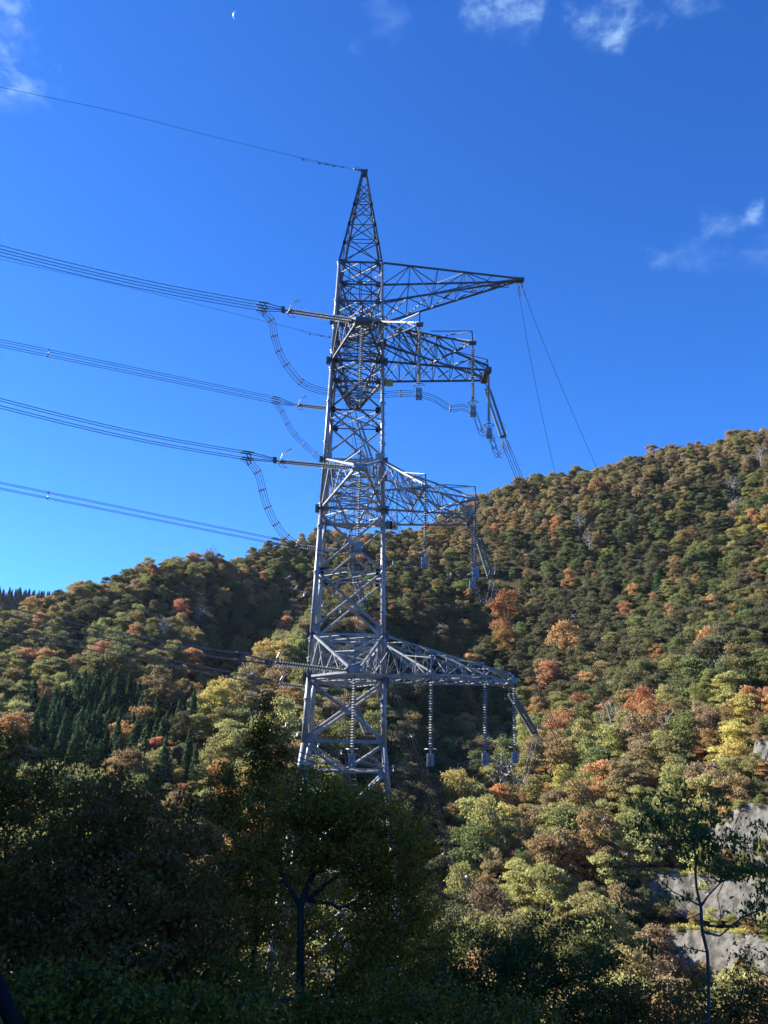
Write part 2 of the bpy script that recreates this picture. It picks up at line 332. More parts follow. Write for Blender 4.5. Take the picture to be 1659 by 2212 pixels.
def leaves(cent, size, aspect=0.5, droop=0.0, outward=None, flat=0.0):
    """kite-shaped leaves at the given centres"""
    n = len(cent); d = RNG.normal(size=(n, 3)); d[:, 2] -= droop * 1.6; d /= np.linalg.norm(d, axis=1)[:, None]
    nn = RNG.normal(size=(n, 3)); nn[:, 2] += flat
    if outward is not None: nn += outward
    nn -= d * (nn * d).sum(1)[:, None]; nn /= np.linalg.norm(nn, axis=1)[:, None] + 1e-9
    s = np.cross(d, nn); L = (size * RNG.uniform(0.7, 1.25, n))[:, None]
    V = np.empty((n, 4, 3)); V[:, 0] = cent - d * L * 0.5; V[:, 2] = cent + d * L * 0.5 - nn * L * 0.08
    V[:, 1] = cent + s * L * aspect * 0.5 + nn * L * 0.1; V[:, 3] = cent - s * L * aspect * 0.5 + nn * L * 0.1
    return V
def in_ellipsoid(n, c, r):
    d = RNG.normal(size=(n, 3)); d /= np.linalg.norm(d, axis=1)[:, None]; t = RNG.uniform(0, 1, n) ** (1 / 2.4)
    return np.asarray(c) + d * t[:, None] * np.asarray(r)

# prototypes for the hillside: unit height, scaled when placed
def broad_crown(seed, layered=False):
    rg = np.random.default_rng(seed); C = []; O = []
    nl = rg.integers(22, 30); hw = rg.uniform(0.29, 0.38)
    lob = []
    for i in range(nl):
        z = rg.uniform(0.26, 0.96); a = rg.uniform(0, 2 * math.pi)
        rr = hw * math.sqrt(max(0.02, 1 - ((z - 0.55) / 0.47) ** 2)) * rg.uniform(0.35, 0.95)
        s = rg.uniform(0.06, 0.135); lob.append(((rr * math.cos(a), rr * math.sin(a), z), s * (1.15 if layered else 1.0), s * (0.6 if layered else 0.92)))
    lob.append(((0, 0, 0.6), 0.16, 0.24)); lob.append(((0.03, 0, 0.88), 0.09, 0.1))
    for c, sx, sz in lob:
        n = max(30, int(4600 * (sx / 0.10) ** 2 / nl * 0.8))
        d = rg.normal(size=(n, 3)); d[:, 2] = np.abs(d[:, 2]) * 1.0 - 0.25; d /= np.linalg.norm(d, axis=1)[:, None]
        t = rg.uniform(0.45, 1.12, n)[:, None] * (1 + 0.22 * np.sin(d[:, :1] * 9 + d[:, 1:2] * 7 + seed))
        C.append(np.asarray(c) + d * t * np.array([sx, sx, sz])); O.append(d)
    C = np.concatenate(C); O = np.concatenate(O)
    global RNG; keep = RNG; RNG = rg
    V = leaves(C, 0.035, aspect=0.75, outward=O * 1.5 + np.array([0, 0, 0.4])); RNG = keep
    return V
def cone_crown(seed, wide=0.17):
    rg = np.random.default_rng(seed); n = 1900
    z = 1 - rg.uniform(0, 1, n) ** 0.62 * 0.84; tier = np.floor(z * 16) / 16; a = rg.uniform(0, 2 * math.pi, n)
    r = (1.02 - z) ** 0.8 * wide * 1.25 * (0.8 + 0.35 * np.sin(a * 3 + tier * 40)) * rg.uniform(0.25, 1, n) ** 0.5
    C = np.stack([r * np.cos(a), r * np.sin(a), z - 0.35 * r], 1); O = np.stack([np.cos(a), np.sin(a), np.full(n, 0.5)], 1)
    global RNG; keep = RNG; RNG = rg
    V = leaves(C, 0.05, aspect=0.5, droop=0.3, outward=O * 1.2); RNG = keep
    return V
def simple_trunk(name, h=0.72, r=0.016, mat=None, limbs=5, seed=1):
    rg = random.Random(seed); mb = MB(); mb.poly([(0, 0, -0.06), (0.01, 0.0, h * 0.4), (-0.01, 0.01, h)], [r, r * 0.75, r * 0.25], 6)
    for i in range(limbs):
        z = rg.uniform(0.25, 0.6); a = rg.uniform(0, 6.28); L = rg.uniform(0.15, 0.3)
        mb.tube((0, 0, z), (L * math.cos(a), L * math.sin(a), z + L * 0.8), r * 0.45, r * 0.12, 4, cap=False)
    me_ = bpy.data.meshes.new(name); me_.from_pydata([tuple(x) for x in mb.v], [], mb.f); me_.materials.append(mat or M_MIDBARK); return me_
SHAPES = [broad_crown(s, layered=(s % 3 == 0)) for s in range(1, 7)]
CROWN = {}
for pk in PAL:
    for si, V in enumerate(SHAPES):
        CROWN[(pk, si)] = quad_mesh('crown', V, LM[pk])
CEDAR = [quad_mesh('crown', cone_crown(40 + i, 0.15 + 0.02 * i), LM['cedar']) for i in range(3)]
FARCED = quad_mesh('crown', cone_crown(50, 0.17), LM['far_cedar'])
TRUNKS = [simple_trunk('trunk', seed=i) for i in range(3)]; CTRUNK = simple_trunk('trunk', 0.9, 0.013, limbs=0)
BARE = []
for s in range(3):
    RNGk = RNG; RNG = np.random.default_rng(70 + s)
    pts = in_ellipsoid(230, (0, 0, 0.65), (0.33, 0.33, 0.38))
    nodes, par = skeleton([(0, 0, -0.05), (0, 0, 0.12), (0.01, 0, 0.25), (0, 0.01, 0.38)], pts, bias=0.5)
    mb, _, _ = limb_mesh('x', nodes, par, M_PALE, rtip=0.0035, rmax=0.022, pw=2.3)
    RNG = RNGk
    b_ = bpy.data.meshes.new('branches'); b_.from_pydata([tuple(x) for x in mb.v], [], mb.f); b_.materials.append(M_PALE); BARE.append(b_)

# outline of the near foliage in the view (below it the hillside only shows through gaps)
FGX = [-200, 0, 60, 200, 340, 400, 440, 480, 540, 575, 620, 650, 720, 800, 870, 905, 930, 1000, 1100, 1200, 1300, 1400, 1500, 1659, 1900]
FGY = [1580, 1600, 1620, 1650, 1690, 1680, 1620, 1560, 1530, 1500, 1560, 1630, 1670, 1710, 1730, 1800, 1900, 1990, 1975, 1975, 2040, 2080, 2090, 2090, 2090]

# ---- scatter the forest
pts = []; cell = {}
def try_add(x, y, mind):
    i, j = int(x // 8), int(y // 8)
    for a in (-1, 0, 1):
        for b in (-1, 0, 1):
            for q in cell.get((i + a, j + b), ()):
                if (q[0] - x) ** 2 + (q[1] - y) ** 2 < mind * mind: return False
    cell.setdefault((i, j), []).append((x, y)); return True
rg = np.random.default_rng(3)
for k in range(90000):
    az = rg.uniform(-0.54, 0.56); v = math.sqrt(rg.uniform(60 ** 2, 560 ** 2)); x = v * math.tan(az); y = v
    if abs(x + 2) < 9 and abs(y - 68) < 9: continue
    if v < 82 and x > -25: continue
    md = 3.5 if v > 300 else (3.8 if v > 200 else 4.3)
    if try_add(x, y, md * rg.uniform(0.85, 1.2)): pts.append((x, y))
pts = np.array(pts); Z = height(pts[:, 0], pts[:, 1])
# sight-line test against the ground
vis = np.ones(len(pts), bool)
H = (6.2 + 7.0 * rg.uniform(0, 1, len(pts)) ** 1.5) * np.where(rg.uniform(size=len(pts)) < 0.06, 1.25, 1.0) * np.where(pts[:, 1] > 300, 0.88, 1.0) * np.where(Z > 60, 0.85, 1.0)
top = Z + H
for t in np.linspace(0.25, 0.985, 34):
    hz = height(pts[:, 0] * t, pts[:, 1] * t) + 1.5
    hz = np.where(np.hypot(pts[:, 0] * t, pts[:, 1] * t) < 60, -99, hz)
    vis &= ~(hz > top * t)
pts = pts[vis]; Z = Z[vis]; H = H[vis]; top = top[vis]
print('hill trees', len(pts))
U = np.array([unproj((p[0], p[1], z + h * 0.6)) for p, z, h in zip(pts, Z, H)])

WALLS = [  # concrete faces: outline in the view, depth at top and bottom
 dict(top=[(1395, 1882), (1500, 1888), (1700, 1900), (1950, 1915)], bot=[(1372, 1968), (1500, 1985), (1700, 1998), (1950, 2010)], vt=172, vb=168),
 dict(top=[(1452, 2006), (1560, 2014), (1700, 2022), (1950, 2035)], bot=[(1420, 2110), (1560, 2120), (1700, 2130), (1950, 2150)], vt=164, vb=159),
 dict(top=[(1560, 1768), (1600, 1738), (1700, 1725), (1950, 1700)], bot=[(1495, 1862), (1560, 1868), (1700, 1872), (1950, 1880)], vt=180.5, vb=175),
 dict(top=[(1648, 1590), (1670, 1572), (1750, 1560), (1950, 1550)], bot=[(1630, 1650), (1660, 1655), (1750, 1660), (1950, 1670)], vt=193, vb=188),
]
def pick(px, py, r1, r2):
    """palette key for a place in the view: darker keys put shade on dim slopes, paler ones sun on lit slopes; autumn colours lie in drifts"""
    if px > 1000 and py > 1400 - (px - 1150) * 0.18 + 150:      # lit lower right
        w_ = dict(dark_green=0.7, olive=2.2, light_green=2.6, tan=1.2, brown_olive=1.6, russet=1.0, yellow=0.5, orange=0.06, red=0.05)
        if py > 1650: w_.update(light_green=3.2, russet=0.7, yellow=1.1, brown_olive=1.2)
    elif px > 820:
        w_ = dict(dark_green=2.2, shaded_olive=4.5, olive=0.9, brown_olive=1.0, russet=0.3, yellow=0.02, orange=0.03, red=0.02)
        if py < 1130 - (px - 1200) * 0.28: w_ = dict(shaded_olive=1.2, olive=0.5, tan=4.5, brown_olive=2.0, russet=0.25)
        elif px > 1400: w_ = dict(dark_green=1.8, shaded_olive=3.2, olive=1.8, light_green=0.2, brown_olive=1.0, russet=0.45, orange=0.04, red=0.03, yellow=0.06)
    elif 690 > px > 330 and py > 1300 + (690 - px) * 0.95 and py < 1720:     # crest and flank of the spur, sunlight put in as paler palettes
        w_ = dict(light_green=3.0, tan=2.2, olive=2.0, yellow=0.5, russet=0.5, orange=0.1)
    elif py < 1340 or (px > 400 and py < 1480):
        w_ = dict(dark_green=1.4, shaded_olive=3.0, olive=1.4, brown_olive=1.6, russet=0.5, orange=0.1, red=0.08, tan=0.5)
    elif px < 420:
        w_ = dict(dark_green=0.5, shaded_olive=1.2, olive=3.0, light_green=1.2, brown_olive=1.6, tan=0.8, russet=0.5, yellow=0.2, orange=0.05)
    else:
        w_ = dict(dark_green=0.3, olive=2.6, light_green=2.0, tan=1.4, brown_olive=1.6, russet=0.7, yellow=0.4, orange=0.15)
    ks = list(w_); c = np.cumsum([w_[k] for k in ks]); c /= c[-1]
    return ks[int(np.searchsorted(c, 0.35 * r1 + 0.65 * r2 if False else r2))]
SPECIAL = [  # single trees the photograph shows clearly: view position, palette, height
 (1100, 1365, 'orange', 23), (1088, 1400, 'orange', 15), (1225, 1440, 'russet', 19), (1195, 1475, 'russet', 12), (1092, 1895, 'red', 6.5), (1503, 1640, 'red', 7), (1600, 1620, 'yellow', 12), (1580, 1680, 'yellow', 10),
 (1640, 1330, 'red', 8), (1590, 1345, 'orange', 11), (265, 1625, 'orange', 12), (335, 1620, 'red', 11), (60, 1440, 'russet', 11), (105, 1450, 'russet', 11), (490, 1310, 'orange', 11), (525, 1240, 'russet', 9), (505, 1235, 'red', 7), (565, 1250, 'russet', 9),
 (1080, 1740, 'orange', 12), (1000, 1740, 'yellow', 10), (1370, 1830, 'light_green', 9), (1660, 1155, 'yellow', 9), (1230, 1270, 'russet', 10), (905, 1350, 'orange', 10), (640, 1490, 'russet', 11), (1020, 1840, 'yellow', 9), (1530, 1400, 'orange', 10),
 (1240, 1760, 'dark_green', 10), (1290, 1675, 'dark_green', 11), (590, 1450, 'russet', 9), (620, 1440, 'russet', 9), (730, 1470, 'russet', 10), (1290, 1480, 'russet', 12), (845, 1215, 'yellow', 9), (1330, 1050, 'brown_olive', 9), (1150, 1550, 'russet', 9), (1610, 1150, 'yellow', 8), (1640, 1175, 'red', 6)]
BAREPX = [(1545, 1395), (1585, 1060), (1590, 1110), (340, 1365), (360, 1380), (425, 1340), (1640, 980), (1265, 1180), (520, 1500), (1540, 1450), (545, 1470), (430, 1220), (470, 1165), (1415, 1600), (1100, 1700), (1320, 1560), (1250, 1140), (680, 1480), (1555, 1475)]
palette = []; H = H.copy()
used = set()
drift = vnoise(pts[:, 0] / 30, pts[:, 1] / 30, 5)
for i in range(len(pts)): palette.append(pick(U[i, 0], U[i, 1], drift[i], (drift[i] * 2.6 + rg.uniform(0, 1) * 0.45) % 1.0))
kindof = ['broad'] * len(pts)
def nearest(px, py):
    d = (U[:, 0] - px) ** 2 + (U[:, 1] - py) ** 2 + np.array([1e9 if i in used else 0 for i in range(len(pts))]) 
    i = int(np.argmin(d)); used.add(i); return i
for (px, py, k, h) in SPECIAL:
    i = nearest(px, py); palette[i] = k; H[i] = max(H[i], h) if h > 8 else h; kindof[i] = 'special'
for (px, py) in BAREPX:
    i = nearest(px, py); kindof[i] = 'bare'
for i in range(len(pts)):
    if i in used: continue
    px, py = U[i]
    # cedar grove low on the left
    cg = (55 < px < 425) and (1478 + 0.00 * px < py < 1665) and (py > 1500 + 60 * math.sin(px / 47.0) * 0.5)
    if cg and pts[i, 1] > 170 and rg.uniform() < 0.95: kindof[i] = 'cedar'; H[i] = rg.uniform(10, 16)
    elif px > 1350 and 1050 < py < 1450 and rg.uniform() < 0.012: kindof[i] = 'cedar'; H[i] = rg.uniform(12, 15)
# no trees on the graded concrete slope
def wall_hit(px, py):
    for wd in WALLS:
        xs = [a for a, _ in wd['top']]
        if px > xs[0] - 28 and px < 1950:
            yt = np.interp(px, xs, [b for _, b in wd['top']]); yb = np.interp(px, [a for a, _ in wd['bot']], [b for _, b in wd['bot']])
            if yt - 6 < py < yb + 34: return True
    return False
keepm = np.array([not wall_hit(*U[i]) for i in range(len(pts))])
# candidates for individual trees: largest in view, above the near foliage
inview = (U[:, 0] > -25) & (U[:, 0] < 1685) & (U[:, 1] < np.interp(U[:, 0], FGX, FGY) + 25) & keepm
score = H / pts[:, 1]
order = sorted([i for i in range(len(pts)) if inview[i] and kindof[i] in ('broad', 'special')], key=lambda i: -(score[i] + (1 if kindof[i] == 'special' else 0)))
single = set(order[:300])
CNAME = dict(dark_green='dark green', olive='olive green', light_green='fresh light green', brown_olive='brownish olive', russet='russet brown', yellow='yellow', orange='orange', red='red', shaded_olive='grey olive', tan='tan')
def where(px, py):
    if px > 1000 and py > 1700: return 'low on the right bank'
    if px > 1330 and py > 1380: return 'by the right edge'
    if px > 1000 and py > 1380: return 'beyond the gully'
    if px > 1000: return 'high on the right mountain'
    if px > 830: return 'in the dark gully'
    if px > 660: return 'behind the pylon legs'
    if py > 1600 and px < 380: return 'below the cedar grove'
    if px > 400 and py > 1380: return 'on the pale left spur'
    return 'on the left mountain'
SPLAB = {0: 'large bright orange tree in the dark gully right of the pylon', 2: 'big russet tree just right of the lowest pylon arm tip', 4: 'small vivid red tree near the foot of the right slope',
         5: 'small orange red tree on the right slope left of the yellow trees', 10: 'golden orange tree just below the left cedar grove', 11: 'reddish tree beside the golden one below the cedar grove', 12: 'reddish tree near the left edge of the mountainside'}
used_labels = set()
def label_for(i):
    d = np.hypot(U[:, 0] - U[i, 0], U[:, 1] - U[i, 1]); d[i] = 1e9; first = None
    sz = 'tall ' if H[i] > 10.8 else ('small ' if H[i] < 8.0 else '')
    for j in np.argsort(d)[:9]:
        dx, dy = U[j, 0] - U[i, 0], U[j, 1] - U[i, 1]
        rel = ('left of' if dx > 0 else 'right of') if abs(dx) > abs(dy) else ('above' if dy > 0 else 'below')
        oth = 'conifer' if kindof[j] == 'cedar' else ('bare tree' if kindof[j] == 'bare' else CNAME2[palette[j]] + ' one')
        q = ('' if 'bright' in oth and palette[i] == 'light_green' else sz)
        lb = f"{q}{CNAME2[palette[i]]} tree {where(*U[i])}, {rel} {'an' if oth[0] == 'o' else 'a'} {oth}"
        first = first or lb
        if lb not in used_labels: used_labels.add(lb); return lb
    return first
CNAME2 = dict(dark_green='dark green', olive='olive', light_green='bright green', brown_olive='brownish', russet='russet', yellow='yellow', orange='orange', red='red', shaded_olive='greyish', tan='tan')
kindof_arr = np.array(kindof)
def inst(name, mesh, parent, scale, rotz, loc=None):
    o = bpy.data.objects.new(name, mesh); link(o, parent); o.scale = scale; o.rotation_euler = (0, 0, rotz); return o
proto = {}
spidx = {}
_used2 = list()
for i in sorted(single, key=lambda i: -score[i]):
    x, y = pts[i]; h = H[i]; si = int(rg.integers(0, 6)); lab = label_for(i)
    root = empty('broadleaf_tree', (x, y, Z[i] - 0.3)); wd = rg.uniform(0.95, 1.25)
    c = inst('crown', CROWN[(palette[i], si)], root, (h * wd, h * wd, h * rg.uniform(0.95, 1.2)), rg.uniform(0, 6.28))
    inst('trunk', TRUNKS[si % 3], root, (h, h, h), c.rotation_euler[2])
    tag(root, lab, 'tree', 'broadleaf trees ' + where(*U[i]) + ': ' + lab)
    _used2.append((i, root)); proto.setdefault((palette[i], si), c)
# labels of the trees the photograph singles out
for sidx, lab in SPLAB.items():
    px, py = SPECIAL[sidx][:2]; best = min(_used2, key=lambda t: (U[t[0], 0] - px) ** 2 + (U[t[0], 1] - py) ** 2 + (0 if kindof[t[0]] == 'special' else 1e4))
    best[1]['label'] = lab
    if 'group' in best[1]: del best[1]['group']
nb = 0
for i in range(len(pts)):
    if kindof[i] == 'cedar' and keepm[i]:
        x, y = pts[i]; h = H[i]; root = empty('cedar_tree', (x, y, Z[i] - 0.5)); cw = rg.uniform(0.85, 1.4)
        inst('crown', CEDAR[i % 3], root, (h * cw, h * cw, h), rg.uniform(0, 6.28)); inst('trunk', CTRUNK, root, (h, h, h), 0)
        if U[i, 0] < 600: 
            pt = f"{'upper' if U[i, 1] < 1570 else 'lower'} {'left' if U[i, 0] < 170 else ('middle' if U[i, 0] < 300 else 'right')} part"; lab = f"{'tall' if H[i] > 13 else 'shorter'} dark cedar in the {pt} of the left hillside grove"
            tag(root, lab, 'conifer', 'cedars of the left grove: ' + lab)
        else: tag(root, 'dark conical conifer standing among broadleaf trees on the right mountainside', 'conifer', 'lone conifers on the right mountainside')
    elif kindof[i] == 'bare' and keepm[i]:
        x, y = pts[i]; h = max(H[i], 11); root = empty('bare_tree', (x, y, Z[i] - 0.3))
        inst('branches', BARE[nb % 3], root, (h * 1.1, h * 1.1, h * 1.15), rg.uniform(0, 6.28)); nb += 1
        side = 'right mountainside' if U[i, 0] > 1000 else 'left mountainside'
        tag(root, f'leafless pale grey tree among the foliage of the {side}', 'bare tree', f'leafless trees on the {side}')

def scatter_object(name, P3, S, R, K, protos, label, cat):
    """one mesh of points, instanced by geometry nodes with the crowns of real trees"""
    me_ = bpy.data.meshes.new(name); me_.from_pydata([tuple(p) for p in P3], [], [])
    for an, arr, ty in (('tree_scale', S, 'FLOAT'), ('tree_turn', R, 'FLOAT')):
        a = me_.attributes.new(an, ty, 'POINT'); a.data.foreach_set('value', np.asarray(arr, np.float32))
    a = me_.attributes.new('tree_kind', 'INT', 'POINT'); a.data.foreach_set('value', np.asarray(K, np.int32))
    o = link(bpy.data.objects.new(name, me_)); ng = bpy.data.node_groups.new(name, 'GeometryNodeTree')
    ng.interface.new_socket('Geometry', in_out='INPUT', socket_type='NodeSocketGeometry'); ng.interface.new_socket('Geometry', in_out='OUTPUT', socket_type='NodeSocketGeometry')
    gi = ng.nodes.new('NodeGroupInput'); go = ng.nodes.new('NodeGroupOutput'); jn = ng.nodes.new('GeometryNodeJoinGeometry')
    def na(nm, ty):
        q = ng.nodes.new('GeometryNodeInputNamedAttribute'); q.data_type = ty; q.inputs['Name'].default_value = nm; return q.outputs['Attribute']
    sc_, tn, kd = na('tree_scale', 'FLOAT'), na('tree_turn', 'FLOAT'), na('tree_kind', 'INT')
    cx = ng.nodes.new('ShaderNodeCombineXYZ'); ng.links.new(tn, cx.inputs['Z'])
    for k, ob in enumerate(protos):
        cpn = ng.nodes.new('FunctionNodeCompare'); cpn.data_type = 'INT'; cpn.operation = 'EQUAL'
        ins = [s for s in cpn.inputs if s.type == 'INT']; ng.links.new(kd, ins[0]); ins[1].default_value = k
        oi = ng.nodes.new('GeometryNodeObjectInfo'); oi.inputs['Object'].default_value = ob; oi.inputs['As Instance'].default_value = True
        ip = ng.nodes.new('GeometryNodeInstanceOnPoints')
        ng.links.new(gi.outputs[0], ip.inputs['Points']); ng.links.new(cpn.outputs[0], ip.inputs['Selection']); ng.links.new(oi.outputs['Geometry'], ip.inputs['Instance'])
        ng.links.new(cx.outputs[0], ip.inputs['Rotation']); ng.links.new(sc_, ip.inputs['Scale']); ng.links.new(ip.outputs[0], jn.inputs[0])
    ng.links.new(jn.outputs[0], go.inputs[0]); md = o.modifiers.new('scatter', 'NODES'); md.node_group = ng
    return tag(o, label, cat, kind='stuff')
rest = [i for i in range(len(pts)) if i not in single and kindof[i] in ('broad', 'special') and keepm[i]]
pk_list = list(proto.keys()); pidx = {}
def kidx(i):
    same = [j for j, k in enumerate(pk_list) if k[0] == palette[i]] or list(range(len(pk_list)))
    return same[int(rg.integers(0, len(same)))]
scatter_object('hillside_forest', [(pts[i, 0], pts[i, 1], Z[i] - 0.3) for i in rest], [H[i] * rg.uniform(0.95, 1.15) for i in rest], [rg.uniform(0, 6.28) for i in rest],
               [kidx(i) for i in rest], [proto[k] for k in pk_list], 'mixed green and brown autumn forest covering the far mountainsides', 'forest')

# far ridge with plantation conifers at the left edge
fx = np.linspace(-460, -60, 41); cre = []
RIDGE = [(-400, 1262), (-100, 1266), (0, 1266), (60, 1264), (110, 1272), (150, 1290), (260, 1330), (400, 1380)]
mb = MB(); rows = []
for px in np.linspace(-400, 400, 60):
    py = np.interp(px, [a for a, _ in RIDGE], [b for _, b in RIDGE]); c = P(px, py, 840); c[2] -= 13 
    rows.append([c + np.array([0, -160, -110]), c + np.array([0, -80, -50]), c, c + np.array([0, 90, -45]), c + np.array([0, 220, -140])])
for r_ in rows: mb.v += r_
for i in range(59):
    for j in range(4): mb.f.append((i * 5 + j, (i + 1) * 5 + j, (i + 1) * 5 + j + 1, i * 5 + j + 1))
fr_ = mb.build('far_hill', M_GROUND, smooth=True); tag(fr_, kind='structure')
fp = []; R_ = np.array(rows)
for k in range(2600):
    u = rg.uniform(0, 58.9); i = int(u); f = u - i; t = rg.uniform(0.7, 2.3); j = int(t); g = t - j
    a = R_[i, j] * (1 - f) + R_[i + 1, j] * f; b = R_[i, j + 1] * (1 - f) + R_[i + 1, j + 1] * f; fp.append(a * (1 - g) + b * g)
froot = empty('cedar_tree', tuple(fp[0])); fc = inst('crown', FARCED, froot, (15, 15, 15), 0); inst('trunk', CTRUNK, froot, (15, 15, 15), 0)
tag(froot, 'dark blue green conifer on the distant ridge at the left edge', 'conifer')
scatter_object('far_conifer_forest', fp[1:], [rg.uniform(10, 13) for _ in fp[1:]], [rg.uniform(0, 6.28) for _ in fp[1:]], [0] * (len(fp) - 1), [fc], 'dark conifer plantation on the distant ridge at left', 'forest')

# unseen cedars added on the bank left of the frame to shade the near trees
for k, (x, y) in enumerate([(-25, 25), (-27, 28), (-32, 32), (-24, 20), (-31, 25), (-29, 17), (-36, 22), (-25, 10), (-30, 3), (-34, 12), (-28, 29)]):
    h = 27 + (k * 7 % 5); root = empty('cedar_tree', (x, y, float(height(x, y)[0]) - 0.5)); inst('crown', CEDAR[k % 3], root, (h * 1.5, h * 1.5, h), k * 1.3); inst('trunk', CTRUNK, root, (h, h, h), 0)
    tag(root, 'unseen tall cedar added left of the camera to shade the near trees', 'conifer', 'unseen cedars added for shade left of the camera')

# ------------------------------------------------------------------ concrete slope faces
def concrete():
    m, n, l, b = mat_base('weathered_concrete')
    t = n.new('ShaderNodeTexCoord'); z1 = n.new('ShaderNodeTexNoise'); z1.inputs['Scale'].default_value = 0.5; z1.inputs['Detail'].default_value = 14; z1.inputs['Roughness'].default_value = 0.72
    mp_ = n.new('ShaderNodeMapping'); mp_.inputs['Scale'].default_value = (1.0, 1.0, 0.18); l.new(t.outputs['Object'], mp_.inputs[0])
    z2 = n.new('ShaderNodeTexNoise'); z2.inputs['Scale'].default_value = 0.9; z2.inputs['Detail'].default_value = 8; l.new(mp_.outputs[0], z2.inputs['Vector']); l.new(t.outputs['Object'], z1.inputs['Vector'])
    mu = n.new('ShaderNodeMath'); mu.operation = 'MULTIPLY'; l.new(z1.outputs['Fac'], mu.inputs[0]); l.new(z2.outputs['Fac'], mu.inputs[1])
    r = n.new('ShaderNodeValToRGB'); r.color_ramp.elements[0].position = 0.17; r.color_ramp.elements[1].position = 0.31
    r.color_ramp.elements[0].color = (0.05, 0.05, 0.038, 1); r.color_ramp.elements[1].color = (0.165, 0.158, 0.142, 1)
    l.new(mu.outputs[0], r.inputs[0]); l.new(r.outputs[0], b.inputs['Base Color']); b.inputs['Roughness'].default_value = 0.9
    bp = n.new('ShaderNodeBump'); bp.inputs['Strength'].default_value = 0.6; bp.inputs['Distance'].default_value = 0.3; l.new(z1.outputs['Fac'], bp.inputs['Height']); l.new(bp.outputs[0], b.inputs['Normal'])
    return m
M_CONC = concrete(); M_GRASS = noisy('berm_grass', (0.10, 0.10, 0.035), (0.22, 0.19, 0.07), 0.8, 0.95)
WL = ['wide grey concrete slope face with a grassy ledge above, right edge', 'lowest stained concrete slope face behind the forked near tree', 'upper grey concrete slope face partly hidden by yellow trees', 'small topmost concrete face at the right edge']
for wd, lab in zip(WALLS, WL):
    tp = [P(x, y, wd['vt'] + 7 - 0.058 * (x - 1395)) for x, y in wd['top']]; bt = [P(x, y, wd['vb'] + 7 - 0.058 * (x - 1395)) for x, y in wd['bot']]
    root = empty('retaining_wall', tuple(bt[0])); o = np.array(bt[0]); mb = MB(o); n_ = 24; m_ = 6; idx = {}
    for i in range(n_ + 1):
        s = i / n_ * (len(tp) - 1); j = min(int(s), len(tp) - 2); f = s - j; a = tp[j] * (1 - f) + tp[j + 1] * f; b = bt[j] * (1 - f) + bt[j + 1] * f
        for k in range(m_ + 1):
            q = a * (1 - k / m_) + b * (k / m_); q = q + np.array([0, 0.5 * math.sin(i * 1.3 + k) , 0.0]) * 0.4
            idx[i, k] = len(mb.v); mb.v.append(q - o)
        idx[i, 'B'] = len(mb.v); mb.v.append(a + np.array([0, 3.2, 0.0]) - o); idx[i, 'C'] = len(mb.v); mb.v.append(b + np.array([0, 3.2, -1.5]) - o)
    for i in range(n_):
        for k in range(m_): mb.f.append((idx[i, k], idx[i, k + 1], idx[i + 1, k + 1], idx[i + 1, k]))
        mb.f.append((idx[i, 'B'], idx[i, 0], idx[i + 1, 0], idx[i + 1, 'B'])); mb.f.append((idx[i, 'C'], idx[i, 'B'], idx[i + 1, 'B'], idx[i + 1, 'C']))
        mb.f.append((idx[i, m_], idx[i, 'C'], idx[i + 1, 'C'], idx[i + 1, m_]))
    mb.f.append(tuple([idx[0, k] for k in range(m_ + 1)] + [idx[0, 'C'], idx[0, 'B']]))
    mb.build('concrete_face', M_CONC, root)
    tag(root, lab, 'retaining wall')
    # tufts on the ledge above each face
    cs = []; rr = np.random.default_rng(int(wd['vt']))
    for i in range(2600):
        s = rr.uniform(0, 0.999) * (len(tp) - 1); j = int(s); f = s - j; a = tp[j] * (1 - f) + tp[j + 1] * f
        cs.append(a + np.array([rr.normal(0, 0.3), rr.uniform(0.1, 2.8), rr.uniform(0.0, 0.6) * (0.6 + 0.4 * math.sin(a[0] * 0.7))]) - o)
    q = quad_mesh('ledge_grass', leaves(np.array(cs), 0.5, 0.4, flat=0.5), LM['yellow' if wd['vt'] < 175 else 'olive']); go_ = bpy.data.objects.new('ledge_grass', q); link(go_, root); tag(go_, kind='stuff')

